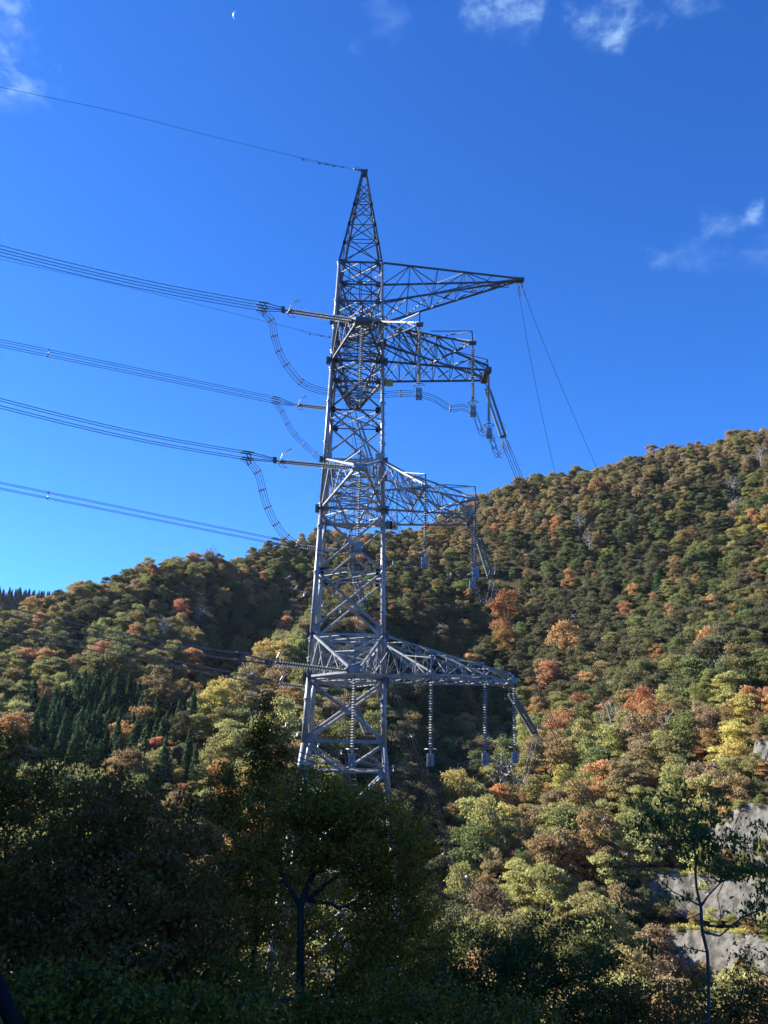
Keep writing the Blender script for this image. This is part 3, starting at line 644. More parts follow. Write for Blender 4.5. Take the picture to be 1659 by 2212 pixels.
# shrubs rooted on the ledges and hanging over the faces
for k, (x, y, h, pk) in enumerate([(1405, 1900, 3.6, 'light_green'), (1440, 1893, 2.2, 'olive'), (1478, 1897, 1.8, 'light_green'), (1545, 1898, 1.6, 'olive'), (1600, 1903, 2.2, 'light_green'), (1640, 1906, 2.6, 'olive'), (1388, 1950, 4.5, 'olive'), (1378, 2000, 4.5, 'dark_green'),
                                   (1470, 2018, 2.4, 'light_green'), (1520, 2020, 1.8, 'yellow'), (1600, 2028, 2.0, 'light_green'), (1655, 2030, 2.6, 'olive'), (1430, 2060, 4.2, 'brown_olive'), (1565, 1772, 4.0, 'yellow'), (1600, 1752, 3.4, 'light_green'), (1640, 1742, 3.2, 'olive'),
                                   (1550, 1875, 4.0, 'olive'), (1515, 1870, 3.6, 'light_green'), (1640, 1600, 6.0, 'brown_olive'), (1655, 1580, 5.0, 'olive'), (1580, 1800, 4.5, 'olive'), (1645, 1850, 4.5, 'light_green'), (1440, 1975, 4.0, 'brown_olive'), (1540, 1990, 3.4, 'light_green'), (1620, 2008, 4.0, 'brown_olive'), (1400, 1915, 4.5, 'brown_olive'), (1450, 2110, 5.0, 'olive'), (1600, 2125, 5.0, 'brown_olive'), (1625, 1665, 5.5, 'light_green'), (1655, 1675, 4.5, 'russet'), (1420, 1975, 3.5, 'olive'), (1500, 1992, 3.0, 'brown_olive'), (1580, 2000, 3.2, 'olive'), (1650, 2005, 3.5, 'light_green'), (1570, 1868, 4.5, 'brown_olive'), (1610, 1872, 4.0, 'olive'), (1520, 2115, 4.5, 'brown_olive'), (1480, 2130, 5.0, 'olive'), (1560, 2135, 4.0, 'light_green'), (1630, 2140, 5.0, 'olive')]):
    wi = int(np.argmin([min(abs(y - np.interp(x, [a for a, _ in wd['top']], [b for _, b in wd['top']])), abs(y - np.interp(x, [a for a, _ in wd['bot']], [b for _, b in wd['bot']])) ) for wd in WALLS])); wd = WALLS[wi]
    tcl = abs(y - np.interp(x, [a for a, _ in wd['top']], [b for _, b in wd['top']])) < abs(y - np.interp(x, [a for a, _ in wd['bot']], [b for _, b in wd['bot']]))
    v = (wd['vt'] if tcl else wd['vb']) + 7 - 0.058 * (x - 1395) - (0.0 if tcl else 1.5); q = P(x, y, v)
    root = empty('ledge_shrub', tuple(q - np.array([0, 0, 0.35 * h]))); c = inst('crown', CROWN[(pk, k % 6)], root, (h * 1.2, h * 1.2, h), k * 1.1); inst('trunk', TRUNKS[k % 3], root, (h, h, h), 0)
    fl = ['left end', 'middle', 'right end'][0 if x < 1480 else (1 if x < 1600 else 2)]
    lab_ = f"{'tall' if h > 3.9 else 'low'} {CNAME2[pk]} shrub at the {fl} of the {['long middle', 'lowest', 'upper', 'topmost'][wi]} concrete face" ; tag(root, lab_, 'shrub', 'shrubs on the concrete slope: ' + lab_)

# ------------------------------------------------------------------ transmission tower
AX, AV = -2.55, 68.0
def hw(z):
    return 2.92 - 0.0262 * z if z > -0.3 else 2.92 + 0.105 * (-z)
def leg(cx, cv, z):            # cx, cv in {-1, 1}; cv = -1 is the near side
    h = hw(z); return np.array([AX + cx * h, AV + cv * h, z])
def zat(y, x=826, v=65.9): return float(P(x, y, v)[2])
TOPZ = zat(567, 824, 66.1)
tower = empty('transmission_tower', (AX, AV, -26)); TO = np.array([AX, AV, -26.0])
tag(tower, 'tall lattice steel transmission tower with tubular legs and three levels of crossarms', 'pylon')
BOT = -27.0
# levels: bottom and top chord height of the arm boxes
LV = [dict(zb=30.75, zt=34.4), dict(zb=zat(1103), zt=zat(996)), dict(zb=zat(1466), zt=zat(1374))]
def tb(): return MB(TO)
for cx, cv in ((-1, -1), (1, -1), (1, 1), (-1, 1)):
    mb = tb(); zs = [BOT, -4.0, LV[2]['zb'], LV[1]['zb'], LV[0]['zb'], TOPZ]; rs = [0.26, 0.235, 0.205, 0.175, 0.145, 0.115]
    for a, b, ra, rb in zip(zs[:-1], zs[1:], rs[:-1], rs[1:]):
        if a < -0.3 < b:
            mb.tube(leg(cx, cv, a), leg(cx, cv, -0.3), ra, rb, 14); mb.tube(leg(cx, cv, -0.3), leg(cx, cv, b), rb, rb, 14)
        else: mb.tube(leg(cx, cv, a), leg(cx, cv, b), ra, rb * 0.98, 14)
    lo = mb.build('leg', M_STEEL, tower, smooth=False); me_ = lo.data
    me_.polygons.foreach_set('use_smooth', [len(p.vertices) == 4 for p in me_.polygons])
    d = (leg(cx, cv, 30) - leg(cx, cv, 0)); d /= np.linalg.norm(d)
    for z in [-22, -17, -12.5, -7.5, -3.6, 1.4, 2.9, 5.9, 7.4, 9.6, 12.6, 16.3, 18.1, 21.3, 23.4, 27.0, 30.0, 31.6, 33.9, 34.9, 36.4, TOPZ - 0.1]:
        p = leg(cx, cv, z); r = np.interp(z, zs, rs); fm = tb(); fm.tube(p - d * 0.05, p + d * 0.05, r + 0.085, r + 0.085, 14); fm.tube(p - d * 0.28, p - d * 0.05, r + 0.02, r + 0.03, 14); fm.build('flange', M_STEEL, lo)
    sb = tb(); z = -24
    while z < TOPZ:
        p = leg(cx, cv, z); s_ = 1 if int(z / 0.45) % 2 else -1
        a = np.array([cx * 0.9, 0.0, 0]) if s_ > 0 else np.array([0, cv * 0.9, 0])
        a = np.array([cx * 0.34, cv * (0.05 if s_ > 0 else 0.34), 0]) if s_ > 0 else np.array([-cx * 0.30, cv * 0.2, 0]); sb.tube(p, p + a, 0.014, n=4); z += 0.45
    sb.build('step_bolts', M_DARK, lo)
# face bracing, one mesh per face
FACES = {'near': ((-1, -1), (1, -1)), 'right': ((1, -1), (1, 1)), 'far': ((1, 1), (-1, 1)), 'left': ((-1, 1), (-1, -1))}
zy = [zat(y) for y in (650, 705)]
Z1 = LV[0]['zb']; Z1t = LV[0]['zt']; Z2 = LV[1]['zb']; Z2t = LV[1]['zt']; Z3 = LV[2]['zb']; Z3t = LV[2]['zt']
ZG = zat(650); ZM12 = zat(888); ZM23 = zat(1238); ZGIRT = zat(1603); ZG2 = zat(1668)
panels = [(ZG, TOPZ, 'X', 0.065), (Z1t, ZG, 'V', 0.065), (Z1, Z1t, 'X', 0.06), (ZM12, Z1 - 0.4, 'X', 0.085), (Z2t + 0.3, ZM12, 'X', 0.09), (Z2, Z2t, 'X', 0.07),
          (ZM23, Z2 - 0.5, 'X', 0.10), (Z3t + 0.4, ZM23, 'X', 0.10), (Z3, Z3t, 'X', 0.08), (ZGIRT + 0.2, Z3 - 0.3, 'X', 0.125), (ZG2, ZGIRT - 0.2, 'K', 0.10),
          (-9.5, ZG2, 'X', 0.11), (-17.0, -9.5, 'X', 0.11), (BOT + 0.5, -17.0, 'X', 0.12)]
for nm, (A_, B_) in FACES.items():
    lowmb, upmb = tb(), tb(); LA = lambda z: leg(*A_, z); LB = lambda z: leg(*B_, z)
    nrm = np.cross(LB(0) - LA(0), [0, 0, 1.0]); nrm /= np.linalg.norm(nrm)
    gz_ = set()
    for (a, b, kd, r) in panels:
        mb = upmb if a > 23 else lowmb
        if kd == 'X':
            mb.tube(LA(a), LB(b), r, n=8); off = nrm * 0.0
            mb.tube(LB(a) + off, LA(b) + off, r * 0.97, n=8); c = (LA(a) + LB(b)) / 2; c2 = (LB(a) + LA(b)) / 2; c = (c + c2) / 2
            mb.tube(c - nrm * (r + 0.03), c + nrm * (r + 0.03), r * 1.9, n=8)
            for q in (LA(a), LB(a), LA(b), LB(b)):
                if any(abs(q[2] - zq) < 0.75 for zq in gz_) and q[2] not in gz_: continue
                gz_.add(q[2]); inn = (LA(q[2]) + LB(q[2])) / 2 - q; inn /= np.linalg.norm(inn); up_ = np.array([0, 0, 1.0])
                mb.box(q + inn * 0.34, (0.24, 0.02, 0.26), (inn, nrm, up_))
        elif kd == 'V':
            c = (LA(a + .4) + LB(a + .4)) / 2; mb.tube(c, LA(b), r, n=6); mb.tube(c, LB(b), r, n=6); mb.tube(c, LA(a), r, n=6); mb.tube(c, LB(a), r, n=6)
        else:
            c = (LA(a) + LB(a)) / 2; mb.tube(c, LA(b), r, n=8); mb.tube(c, LB(b), r, n=8)
            mb.tube(LA(a + 0.2), c + (LA(b) - c) * 0.6, 0.05, n=6); mb.tube(LB(a + 0.2), c + (LB(b) - c) * 0.6, 0.05, n=6)
            mb.tube(LA(a + 0.2), c + (LA(b) - c) * 0.35, 0.05, n=6); mb.tube(LB(a + 0.2), c + (LB(b) - c) * 0.35, 0.05, n=6)
    for z, r in ((TOPZ, 0.09), (ZG, 0.09), (Z1t, 0.09), (Z1, 0.09), (Z2t, 0.09), (Z2, 0.10), (Z3t, 0.10), (Z3, 0.12), (ZG2, 0.08), (-9.5, 0.1), (-17, 0.1)):
        (upmb if z > 23 else lowmb).bar(LA(z), LB(z), r)
    lowmb.bar(LA(ZGIRT), LB(ZGIRT), 0.17)
    for z in (ZM12, ZM23): (upmb if z > 23 else lowmb).bar(LA(z), LB(z), 0.055)
    # redundant members in the arm boxes
    for zb, zt in ((Z1, Z1t), (Z2, Z2t), (Z3, Z3t), (ZG, TOPZ)):
        mb = upmb if zb > 23 else lowmb; m_ = (LA(zb) + LB(zb)) / 2; mt = (LA(zt) + LB(zt)) / 2; mb.bar(m_, mt, 0.045)
        for f in (0.25, 0.75): mb.bar(LA(zb) * (1 - f) + LB(zb) * f, LA(zt) * (1 - f) + LB(zt) * f, 0.035)
        zm = (zb + zt) / 2; mb.bar(LA(zm), LB(zm), 0.04)
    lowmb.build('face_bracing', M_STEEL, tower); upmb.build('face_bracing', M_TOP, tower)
for z in (TOPZ, ZG, Z1t, Z1, ZM12, Z2t, Z2, ZM23, Z3t, Z3, ZGIRT, ZG2, -9.5, -17):
    mb = tb(); a, b, c, d = leg(-1, -1, z), leg(1, -1, z), leg(1, 1, z), leg(-1, 1, z)
    mb.bar(a, c, 0.05); mb.bar(b, d, 0.048)
    mb.bar((a + b) / 2, (b + c) / 2, 0.04); mb.bar((b + c) / 2, (c + d) / 2, 0.04); mb.bar((c + d) / 2, (d + a) / 2, 0.04); mb.bar((d + a) / 2, (a + b) / 2, 0.04)
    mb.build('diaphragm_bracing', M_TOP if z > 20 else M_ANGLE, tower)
# gusset plates at the arm roots
mb = tb()
for lv in LV:
    for cx, cv in ((-1, -1), (1, -1), (1, 1), (-1, 1)):
        for z, s in ((lv['zb'], 0.62), (lv['zt'], 0.5)):
            s *= 0.62; mb = tb(); p = leg(cx, cv, z); mb.box(p + np.array([cx * 0.2, 0, -0.05]), (s * 0.7, 0.04, s * 0.9)); mb.box(p + np.array([0, cv * 0.2, -0.05]), (0.04, s * 0.7, s * 0.9)); mb.box(p + np.array([0, 0, 0.02]), (0.28, 0.28, 0.025)); mb.build('gusset_plate', M_DARK, tower)
for z in (ZGIRT,):
    for cx, cv in ((-1, -1), (1, -1), (1, 1), (-1, 1)):
        mb = tb(); p = leg(cx, cv, z); mb.box(p + np.array([-cx * 0.12, 0, 0]), (0.22, 0.035, 0.3)); mb.box(p + np.array([0, -cv * 0.12, 0]), (0.035, 0.22, 0.3)); mb.build('gusset_plate', M_STEEL, tower)
# peak
mb = tb(); PK = P(787, 372, 68.0); PK = np.array([PK[0], 68.0, PK[2]]); dpk = 0.14
pl_ = lambda cx, cv, t: leg(cx, cv, TOPZ) * (1 - t) + (PK + np.array([cx * dpk, cv * dpk, 0])) * t
for cx, cv in ((-1, -1), (1, -1), (1, 1), (-1, 1)): mb.bar(pl_(cx, cv, 0), pl_(cx, cv, 1), 0.105)
ts = [0, 0.2, 0.40, 0.62, 0.74, 0.86]
for A_, B_ in FACES.values():
    for j in range(len(ts) - 1):
        a, b = ts[j], ts[j + 1]; mb.bar(pl_(*A_, a), pl_(*B_, b), 0.045); mb.bar(pl_(*B_, a), pl_(*A_, b), 0.043)
        if j: mb.bar(pl_(*A_, a), pl_(*B_, a), 0.035)
    for t in ts[1:4]:
        for q in (pl_(*A_, t), pl_(*B_, t)): mb.box(q, (0.10, 0.10, 0.15))
mb.box(PK + np.array([0, 0, -0.15]), (0.22, 0.22, 0.25)); mb.box(PK + np.array([0, 0, 0.12]), (0.32, 0.26, 0.02))
mb.build('peak', M_TOP, tower)

def lerp(a, b, t): return a * (1 - t) + b * t
def lace(mb, a0, a1, b0, b1, n, r, x=False, post=True, alt=0, t1=1.0):
    """zigzag between chord a0-a1 and chord b0-b1"""
    t = [i / n * t1 for i in range(n + 1)]
    for i in range(n):
        pa, pb = (a0, a1), (b0, b1)
        if (i + alt) % 2: pa, pb = pb, pa
        mb.bar(lerp(*pa, t[i]), lerp(*pb, t[i + 1]), r)
        if x: mb.bar(lerp(*pb, t[i]), lerp(*pa, t[i + 1]), r * 0.95)
        if post and i: mb.bar(lerp(a0, a1, t[i]), lerp(b0, b1, t[i]), r * 0.85)
def truss4(mb, roots, tips, n, rc, r):
    """roots/tips: bottom near, bottom far, top near, top far"""
    for a, b in zip(roots, tips): mb.bar(a, b, rc)
    (a0, b0, c0, d0), (a1, b1, c1, d1) = roots, tips
    lace(mb, a0, a1, c0, c1, n, r); lace(mb, b0, b1, d0, d1, n, r, alt=0); lace(mb, a0, a1, b0, b1, n, r, x=True); lace(mb, c0, c1, d0, d1, n, r, alt=1)
    mb.bar(a1, b1, rc); mb.bar(c1, d1, rc * 0.8)

LEV = []
SPEC = [ # view positions of the arm features on each level, with depth (solved from the level height on the topmost one)
 dict(N=(782, 697), B1=(906.5, 701), B1t=(906.5, 675), B2=(1021, 741), B2t=(1019, 715), T1=(1055, 800), T1t=(1053, 777), T2=(1045, 822), vN=59.0, vB1=60.2, vB2=62.2, vT1=66.6, vT2=69.3, F=(766, 883)),
 dict(N=(778, 1014), B1=(919, 1051), B1t=(919, 1024), B2=(1027, 1078), B2t=(1026, 1051), T1=(1020, 1112), T1t=None, T2=(1014, 1134), vN=59.0, vB1=61.2, vB2=63.3, vT1=66.8, vT2=69.3, F=None),
 dict(N=(766, 1451), B1=(931.5, 1456), B1t=(931.5, 1420), B2=(1047, 1461), B2t=(1045, 1432), T1=(1110, 1471), T1t=(1102, 1453), T2=(1095, 1480), vN=59.2, vB1=61.0, vB2=63.5, vT1=67.0, vT2=69.4, F=None)]
for li, (lv, S) in enumerate(zip(LV, SPEC)):
    zb, zt = lv['zb'], lv['zt']
    N = P(*S['N'], S['vN']); N[2] = zb + (0.1 if li == 0 else N[2] - zb)
    N = P(*S['N'], S['vN'])
    up_ = lambda q, h: q + np.array([0, 0, h])
    FLb, FRb, RRb, RLb = [leg(*c, zb) for c in ((-1, -1), (1, -1), (1, 1), (-1, 1))]; FLt, FRt, RRt, RLt = [leg(*c, zt) for c in ((-1, -1), (1, -1), (1, 1), (-1, 1))]
    e = np.array([0.42, 0, 0])
    # near arm
    mb = tb(); truss4(mb, [FLb, FRb, FLt, FRt], [N - e, N + e, up_(N - e, 0.35), up_(N + e, 0.35)], 5, 0.10, 0.05)
    for f in (0.2, 0.4, 0.6, 0.8): mb.bar(lerp(FLb, N - e, f), lerp(FRb, N + e, f), 0.04)
    mb.box(N, (0.55, 0.26, 0.07)); mb.box(N + np.array([0, -0.05, 0.25]), (0.38, 0.05, 0.2))
    mb.bar(up_(N, 0.3), up_(N, 1.5), 0.07); mb.bar(up_(N, 1.45), lerp(FLt, N, 0.5), 0.035); mb.bar(up_(N, 1.45), lerp(FRt, N, 0.5), 0.035)
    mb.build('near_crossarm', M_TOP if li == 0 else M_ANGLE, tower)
    # far arm
    Ff = P(*S['F'], 76.6) if S['F'] else np.array([AX - 0.35, 76.8, N[2]])
    lv['N'], lv['F'] = N, Ff
    mb = tb(); truss4(mb, [RRb, RLb, RRt, RLt], [Ff + e, Ff - e, up_(Ff + e, 0.35), up_(Ff - e, 0.35)], 5, 0.12, 0.055)
    mb.box(Ff, (0.5, 0.28, 0.08)); mb.build('far_crossarm', M_TOP if li == 0 else M_ANGLE, tower)
    # right arm with two outriggers for the jumpers
    T1, T2, B1, B2 = P(*S['T1'], S['vT1']), P(*S['T2'], S['vT2']), P(*S['B1'], S['vB1']), P(*S['B2'], S['vB2'])
    lv.update(T1=T1, T2=T2, B1=B1, B2=B2)
    mb = tb(); truss4(mb, [FRb, RRb, FRt, RRt], [T1, T2, up_(T1, 0.4), up_(T2, 0.3)], 6, 0.095, 0.042)
    mb.box(T1, (0.24, 0.26, 0.2)); mb.box(T2, (0.26, 0.24, 0.2)); mb.box((T1 + T2) / 2, (0.25, abs(T2[1] - T1[1]) / 2, 0.06))
    mid = lambda t: lerp(FRb, T1, t); midt = lambda t: lerp(FRt, up_(T1, 0.4), t)
    if S['T1t']:
        q = P(*S['T1t'], S['vT1'] - 0.2); mb.bar(T1, q, 0.05); mb.bar(q, midt(0.62), 0.035); mb.bar(q, T1 - np.array([0.5, 0, -0.3]), 0.035)
    mb.build('side_crossarm', M_TOP if li == 0 else M_ANGLE, tower)
    A = lerp(FRb, N + e, 0.48); C = mid(0.27); At = lerp(FRt, up_(N + e, 0.35), 0.48)
    for nm, Bp, Bt, r1, r2, r3 in (('jumper_outrigger', B1, P(*S['B1t'], S['vB1']), A, mid(0.30), lerp(FRt, At, 0.4)), ('jumper_outrigger', B2, P(*S['B2t'], S['vB2']), lerp(A, B1, 0.72), mid(0.42 if li != 1 else 0.5), midt(0.25))):
        mb = tb(); mb.bar(r1, Bp, 0.075); mb.bar(r2, Bp, 0.075); mb.bar(r3, up_(Bp, 0.15), 0.085)
        lace(mb, r1, Bp, r3, up_(Bp, 0.15), 4, 0.035, t1=0.9); lace(mb, r2, Bp, r3, up_(Bp, 0.15), 4, 0.035, alt=1, t1=0.9); lace(mb, r1, Bp, r2, Bp, 4, 0.035, t1=0.9)
        mb.box(Bp, (0.28, 0.2, 0.1)); mb.bar(Bp, Bt, 0.07); mb.bar(Bt, lerp(r1, Bp, 0.35) + np.array([0, 0, 0.3]), 0.035); mb.bar(Bt, lerp(r3, Bp, 0.45), 0.045)
        mb.bar(lerp(r1, r2, 0.5), lerp(r3, Bp, 0.3), 0.04); mb.bar(r1, r2, 0.06); mb.bar(r3, r2, 0.05); mb.bar(r3, r1, 0.05)
        mb.build(nm, M_TOP if li == 0 else M_ANGLE, tower)
# ground wire arms at the top
GT = P(1122, 605, 68.0); e2 = np.array([0, 0.25, 0])
mb = tb(); RT = [leg(1, -1, ZG), leg(1, 1, ZG), leg(1, -1, TOPZ), leg(1, 1, TOPZ)]
lowp = P(1092, 612, 68.0) - np.array([0, 0, 0.55])
truss4(mb, RT, [GT - e2 - np.array([1.4, 0, 0.45]), GT + e2 - np.array([1.4, 0, 0.45]), GT - e2, GT + e2], 5, 0.09, 0.042)
mb.bar(GT - np.array([1.4, 0.25, 0.45]), GT, 0.07); mb.bar(GT - np.array([1.4, -0.25, 0.45]), GT, 0.07); mb.box(GT, (0.4, 0.3, 0.12)); mb.bar(leg(1, 1, (ZG + TOPZ) / 2), GT - np.array([2.6, 0, 0.2]), 0.05)
q = GT + np.array([-1.0, 0, -0.75]); mb.bar(q, q - np.array([1.6, 0, 0]), 0.03); mb.bar(q, GT - np.array([0.9, 0, 0.1]), 0.03); mb.bar(q - np.array([1.6, 0, 0]), GT - np.array([2.2, 0, 0.3]), 0.03)
mb.bar(GT + np.array([-0.4, 0, 0]), GT + np.array([-0.45, 0, 0.5]), 0.03)
mb.build('ground_wire_arm', M_TOP, tower)
GF = P(722, 728, 80.0); GF = np.array([AX - 0.2, 80.0, GF[2]])
mb = tb(); truss4(mb, [leg(1, 1, ZG), leg(-1, 1, ZG), leg(1, 1, TOPZ), leg(-1, 1, TOPZ)], [GF + np.array([.3, -1, -.4]), GF + np.array([-.3, -1, -.4]), GF + np.array([.2, 0, 0]), GF + np.array([-.2, 0, 0])], 6, 0.09, 0.045)
mb.build('ground_wire_arm', M_TOP, tower)
# ladders
for (a, b) in (((757, 862), (784, 1008)), ((758, 1112), (784, 1392)), ((747, 1472), (765, 1720)), ((748, 650), (762, 780))):
    p, q = P(*b, 69.2), P(*a, 69.2); mb = tb(); L = np.linalg.norm(q - p); s = np.array([0.24, 0, 0])
    mb.bar(p - s, q - s, 0.045); mb.bar(p + s, q + s, 0.03); mb.bar(p - s * 2.0, q - s * 2.0, 0.025)
    for i in range(int(L / 0.42)): c = lerp(p, q, i * 0.42 / L); mb.tube(c - s, c + s, 0.018, n=4)
    mb.build('ladder', M_ANGLE, tower)
# marker plates on the arm roots
y1 = P(840, 827, 69.7); mb = tb(); mb.box(y1, (0.36, 0.02, 0.34)); mb.build('number_plate', M_YEL, tower)
y2 = P(851, 1136, 69.7); mb = tb(); mb.box(y2, (0.3, 0.02, 0.36)); so_ = mb.build('warning_plate', M_WHITE, tower)
mb = tb(); i = 0; mb.v = [y2 - TO + np.array(q) for q in ((-0.2, -0.03, -0.22), (0.2, -0.03, -0.22), (0, -0.03, 0.2), (-0.2, -0.026, -0.22), (0.2, -0.026, -0.22), (0, -0.026, 0.2))]; mb.f = [(0, 1, 2), (5, 4, 3), (0, 3, 4, 1), (1, 4, 5, 2), (2, 5, 3, 0)]; mb.build('red_triangle', M_RED, so_)
y3 = P(840, 1134, 69.7); mb = tb(); mb.box(y3, (0.28, 0.02, 0.36)); mb.build('number_plate', M_GREY, tower)

# ------------------------------------------------------------------ insulators
def two_tone(o):
    me_ = o.data; me_.materials.append(M_DARK); n = len([p for p in me_.polygons]); seg = TT[0]
    me_.polygons.foreach_set('material_index', [1 if (i // seg) % 7 in (0, 5, 6) else 0 for i in range(n)]); return o
TT = [14]
def disc_prof(L, pitch=0.178, R=0.15):
    n = int(L / pitch); pr = []
    for i in range(n):
        t = i / n; s = 1 / n
        pr += [(t + s * 0.02, 0.045), (t + s * 0.30, 0.05), (t + s * 0.42, R * 0.62), (t + s * 0.66, R), (t + s * 0.74, R * 0.98), (t + s * 0.70, 0.06), (t + s * 0.99, 0.045)]
    return pr
LEVN = ['top', 'middle', 'bottom']
def hang_string(top, L, label, horn=True):
    top = np.asarray(top); root = empty('suspension_insulator', tuple(top)); dn = np.array([0, 0, -1.0]); o = top
    mb = MB(o); mb.tube(top, top + dn * 0.35, 0.035, n=6); mb.ring(top + dn * 0.18, 0.06, 0.02, 10, 5, ([1, 0, 0], [0, 0, 1.0], [0, 1, 0])); mb.build('hanger', M_DARK, root)
    a = top + dn * 0.35; b = top + dn * (L - 0.1); mb = MB(o); mb.lathe(a, b, disc_prof(L - 0.45), 12); TT[0] = 12; two_tone(mb.build('disc_stack', M_PORC, root, smooth=False))
    c = top + dn * L; mb = MB(o); mb.ring(c, 0.42, 0.03, 24, 6); mb.tube(c - np.array([0.42, 0, 0]), c + np.array([0.42, 0, 0]), 0.02, n=5); mb.tube(c, c + dn * 0.3, 0.04, n=6); mb.build('corona_ring', M_SPACER, root)
    mb = MB(o); bc = c + dn * 0.72
    for sx in (-1, 1):
        mb.box(bc + np.array([sx * 0.13, 0, 0]), (0.105, 0.17, 0.42))
    mb.box(bc + dn * 0.2, (0.27, 0.20, 0.05)); mb.box(bc - dn * 0.3, (0.2, 0.12, 0.05)); mb.build('counterweight', M_STEEL, root)
    tag(root, label, 'insulator'); return bc
def tension_string(p, q, label, sep=0.42, horn_up=True):
    """double string from the arm (p) to the line end (q)"""
    p, q = np.asarray(p, float), np.asarray(q, float); root = empty('tension_insulator', tuple(p)); o = p
    d = q - p; L = np.linalg.norm(d); d /= L; s = np.cross(d, [0, 0, 1.0]); s /= np.linalg.norm(s); n = np.cross(s, d)
    a, b = p + d * 0.45, q - d * 0.3
    mb = MB(o); mb.box(p + d * 0.4, (0.05, sep * 0.6, 0.03), (d, s, n)); mb.tube(p, p + d * 0.4, 0.04, n=6); mb.build('yoke_plate', M_DARK, root)
    for sg in (-1, 1):
        mb = MB(o); mb.lathe(a + s * sg * sep / 2, b + s * sg * sep / 2, disc_prof(np.linalg.norm(b - a)), 12); TT[0] = 12; two_tone(mb.build('disc_stack', M_PORC2, root))
    mb = MB(o); mb.box(q - d * 0.15, (0.12, sep * 0.7, 0.05), (d, s, n)); mb.build('yoke_plate', M_DARK, root)
    mb = MB(o); E2 = [q - d * 0.25 + s * sg * sep * 0.62 for sg in (-1, 1)]
    up1 = lambda e_: [e_, e_ + n * 0.35, e_ + n * 0.68 - d * 0.15, e_ + n * 0.92 - d * 0.5]
    mb.poly(up1(E2[0]) + [(E2[0] + E2[1]) / 2 + n * 1.0 - d * 0.75] + up1(E2[1])[::-1], 0.024, 6)
    lo1 = lambda e_: [e_ + d * 0.25, e_ - n * 0.3 + d * 0.05]
    mb.poly(lo1(E2[0]) + [(E2[0] + E2[1]) / 2 - n * 0.42 - d * 0.35] + lo1(E2[1])[::-1], 0.022, 6); mb.build('arcing_horn', M_SPACER, root)
    tag(root, label, 'insulator'); return d

# ------------------------------------------------------------------ conductors
def smooth_path(pts, sub=8):
    pts = [np.asarray(p, float) for p in pts]; out = []
    for i in range(len(pts) - 1):
        p0 = pts[max(i - 1, 0)]; p1 = pts[i]; p2 = pts[i + 1]; p3 = pts[min(i + 2, len(pts) - 1)]
        for k in range(sub):
            t = k / sub; out.append(0.5 * ((2 * p1) + (-p0 + p2) * t + (2 * p0 - 5 * p1 + 4 * p2 - p3) * t * t + (-p0 + 3 * p1 - 3 * p2 + p3) * t ** 3))
    out.append(pts[-1]); return out
def frame(path):
    fr = []
    for j in range(len(path)):
        d = path[min(j + 1, len(path) - 1)] - path[max(j - 1, 0)]; d /= np.linalg.norm(d) + 1e-9
        fr.append(d)
    return fr
def bundle(name, path, label, cat, spacers=(), r=0.023, sep=0.44, spread0=1.0, hz=None, group=None):
    """four wires held apart by spacers; offsets are kept constant in space so the wires stay parallel"""
    o = path[0]; root = empty(name, tuple(o)); fr = frame(path)
    if hz is None:
        t = path[-1] - path[0]; hz = np.array([t[1], -t[0], 0.0]); hz /= np.linalg.norm(hz) + 1e-9
    offs = []
    for sx, sz in ((-1, -1), (1, -1), (1, 1), (-1, 1)):
        mb = MB(o); q = []
        for p, d in zip(path, fr):
            n = np.cross(hz, d); ln = np.linalg.norm(n); n = n / ln if ln > 0.2 else np.array([0, 0, 1.0])
            q.append(p + hz * sx * sep / 2 + n * sz * sep / 2)
        mb.poly(q, r, 5); mb.build('wire', M_WIRE, root)
    for s in spacers:
        j = min(range(len(path)), key=lambda k: np.linalg.norm(path[k] - s)); p = path[j]; d = fr[j]; n = np.cross(hz, d); n /= np.linalg.norm(n) + 1e-9
        mb = MB(o); h = sep / 2
        c = [p + hz * a * h * .4 + n * b * h * .4 for a, b in ((-1, -1), (1, -1), (1, 1), (-1, 1))]
        for k in range(4): mb.tube(c[k], c[(k + 1) % 4], 0.028, n=5)
        for k, (a, b) in enumerate(((-1, -1), (1, -1), (1, 1), (-1, 1))):
            e_ = p + hz * a * h + n * b * h; mb.tube(c[k], e_, 0.028, n=5); mb.tube(e_ - d * 0.07, e_ + d * 0.07, 0.05, n=6)
        mb.build('spacer', M_SPACER, root)
    tag(root, label, cat, group); return root
SL = np.array([-24.0, -13.0]); SL /= np.linalg.norm(SL)          # plan direction of the line leaving to the left
SR = np.array([0.58, 1.0]); SR /= np.linalg.norm(SR)            # and of the line leaving away into the valley
PLn = lambda x, y, p0: PL(x, y, p0, SL)
PRn = lambda x, y, p0: PL(x, y, p0, SR)
OR = ['topmost', 'middle', 'lowest']
NEARL = [dict(end=(622, 672), yoke=(612, 669), clamp=(570, 663), far=(0, 541), jump=[(562, 668), (585.5, 692), (592.6, 726), (602.4, 758), (618.6, 787.8), (650, 825), (690, 843), (735, 850)]),
         dict(end=(603, 997), yoke=(594, 994), clamp=(537, 985), far=(0, 871), jump=[(530, 990), (556, 1020), (566.9, 1058), (578, 1096), (596, 1132), (618, 1160), (650, 1182), (700, 1196), (740, 1193)]),
         dict(end=(592, 1431), yoke=(578, 1431), clamp=(526, 1420), far=(0, 1316), jump=[(520, 1425), (541, 1457), (549, 1499), (556, 1535), (580, 1580), (620, 1618), (684, 1642), (725, 1641)])]
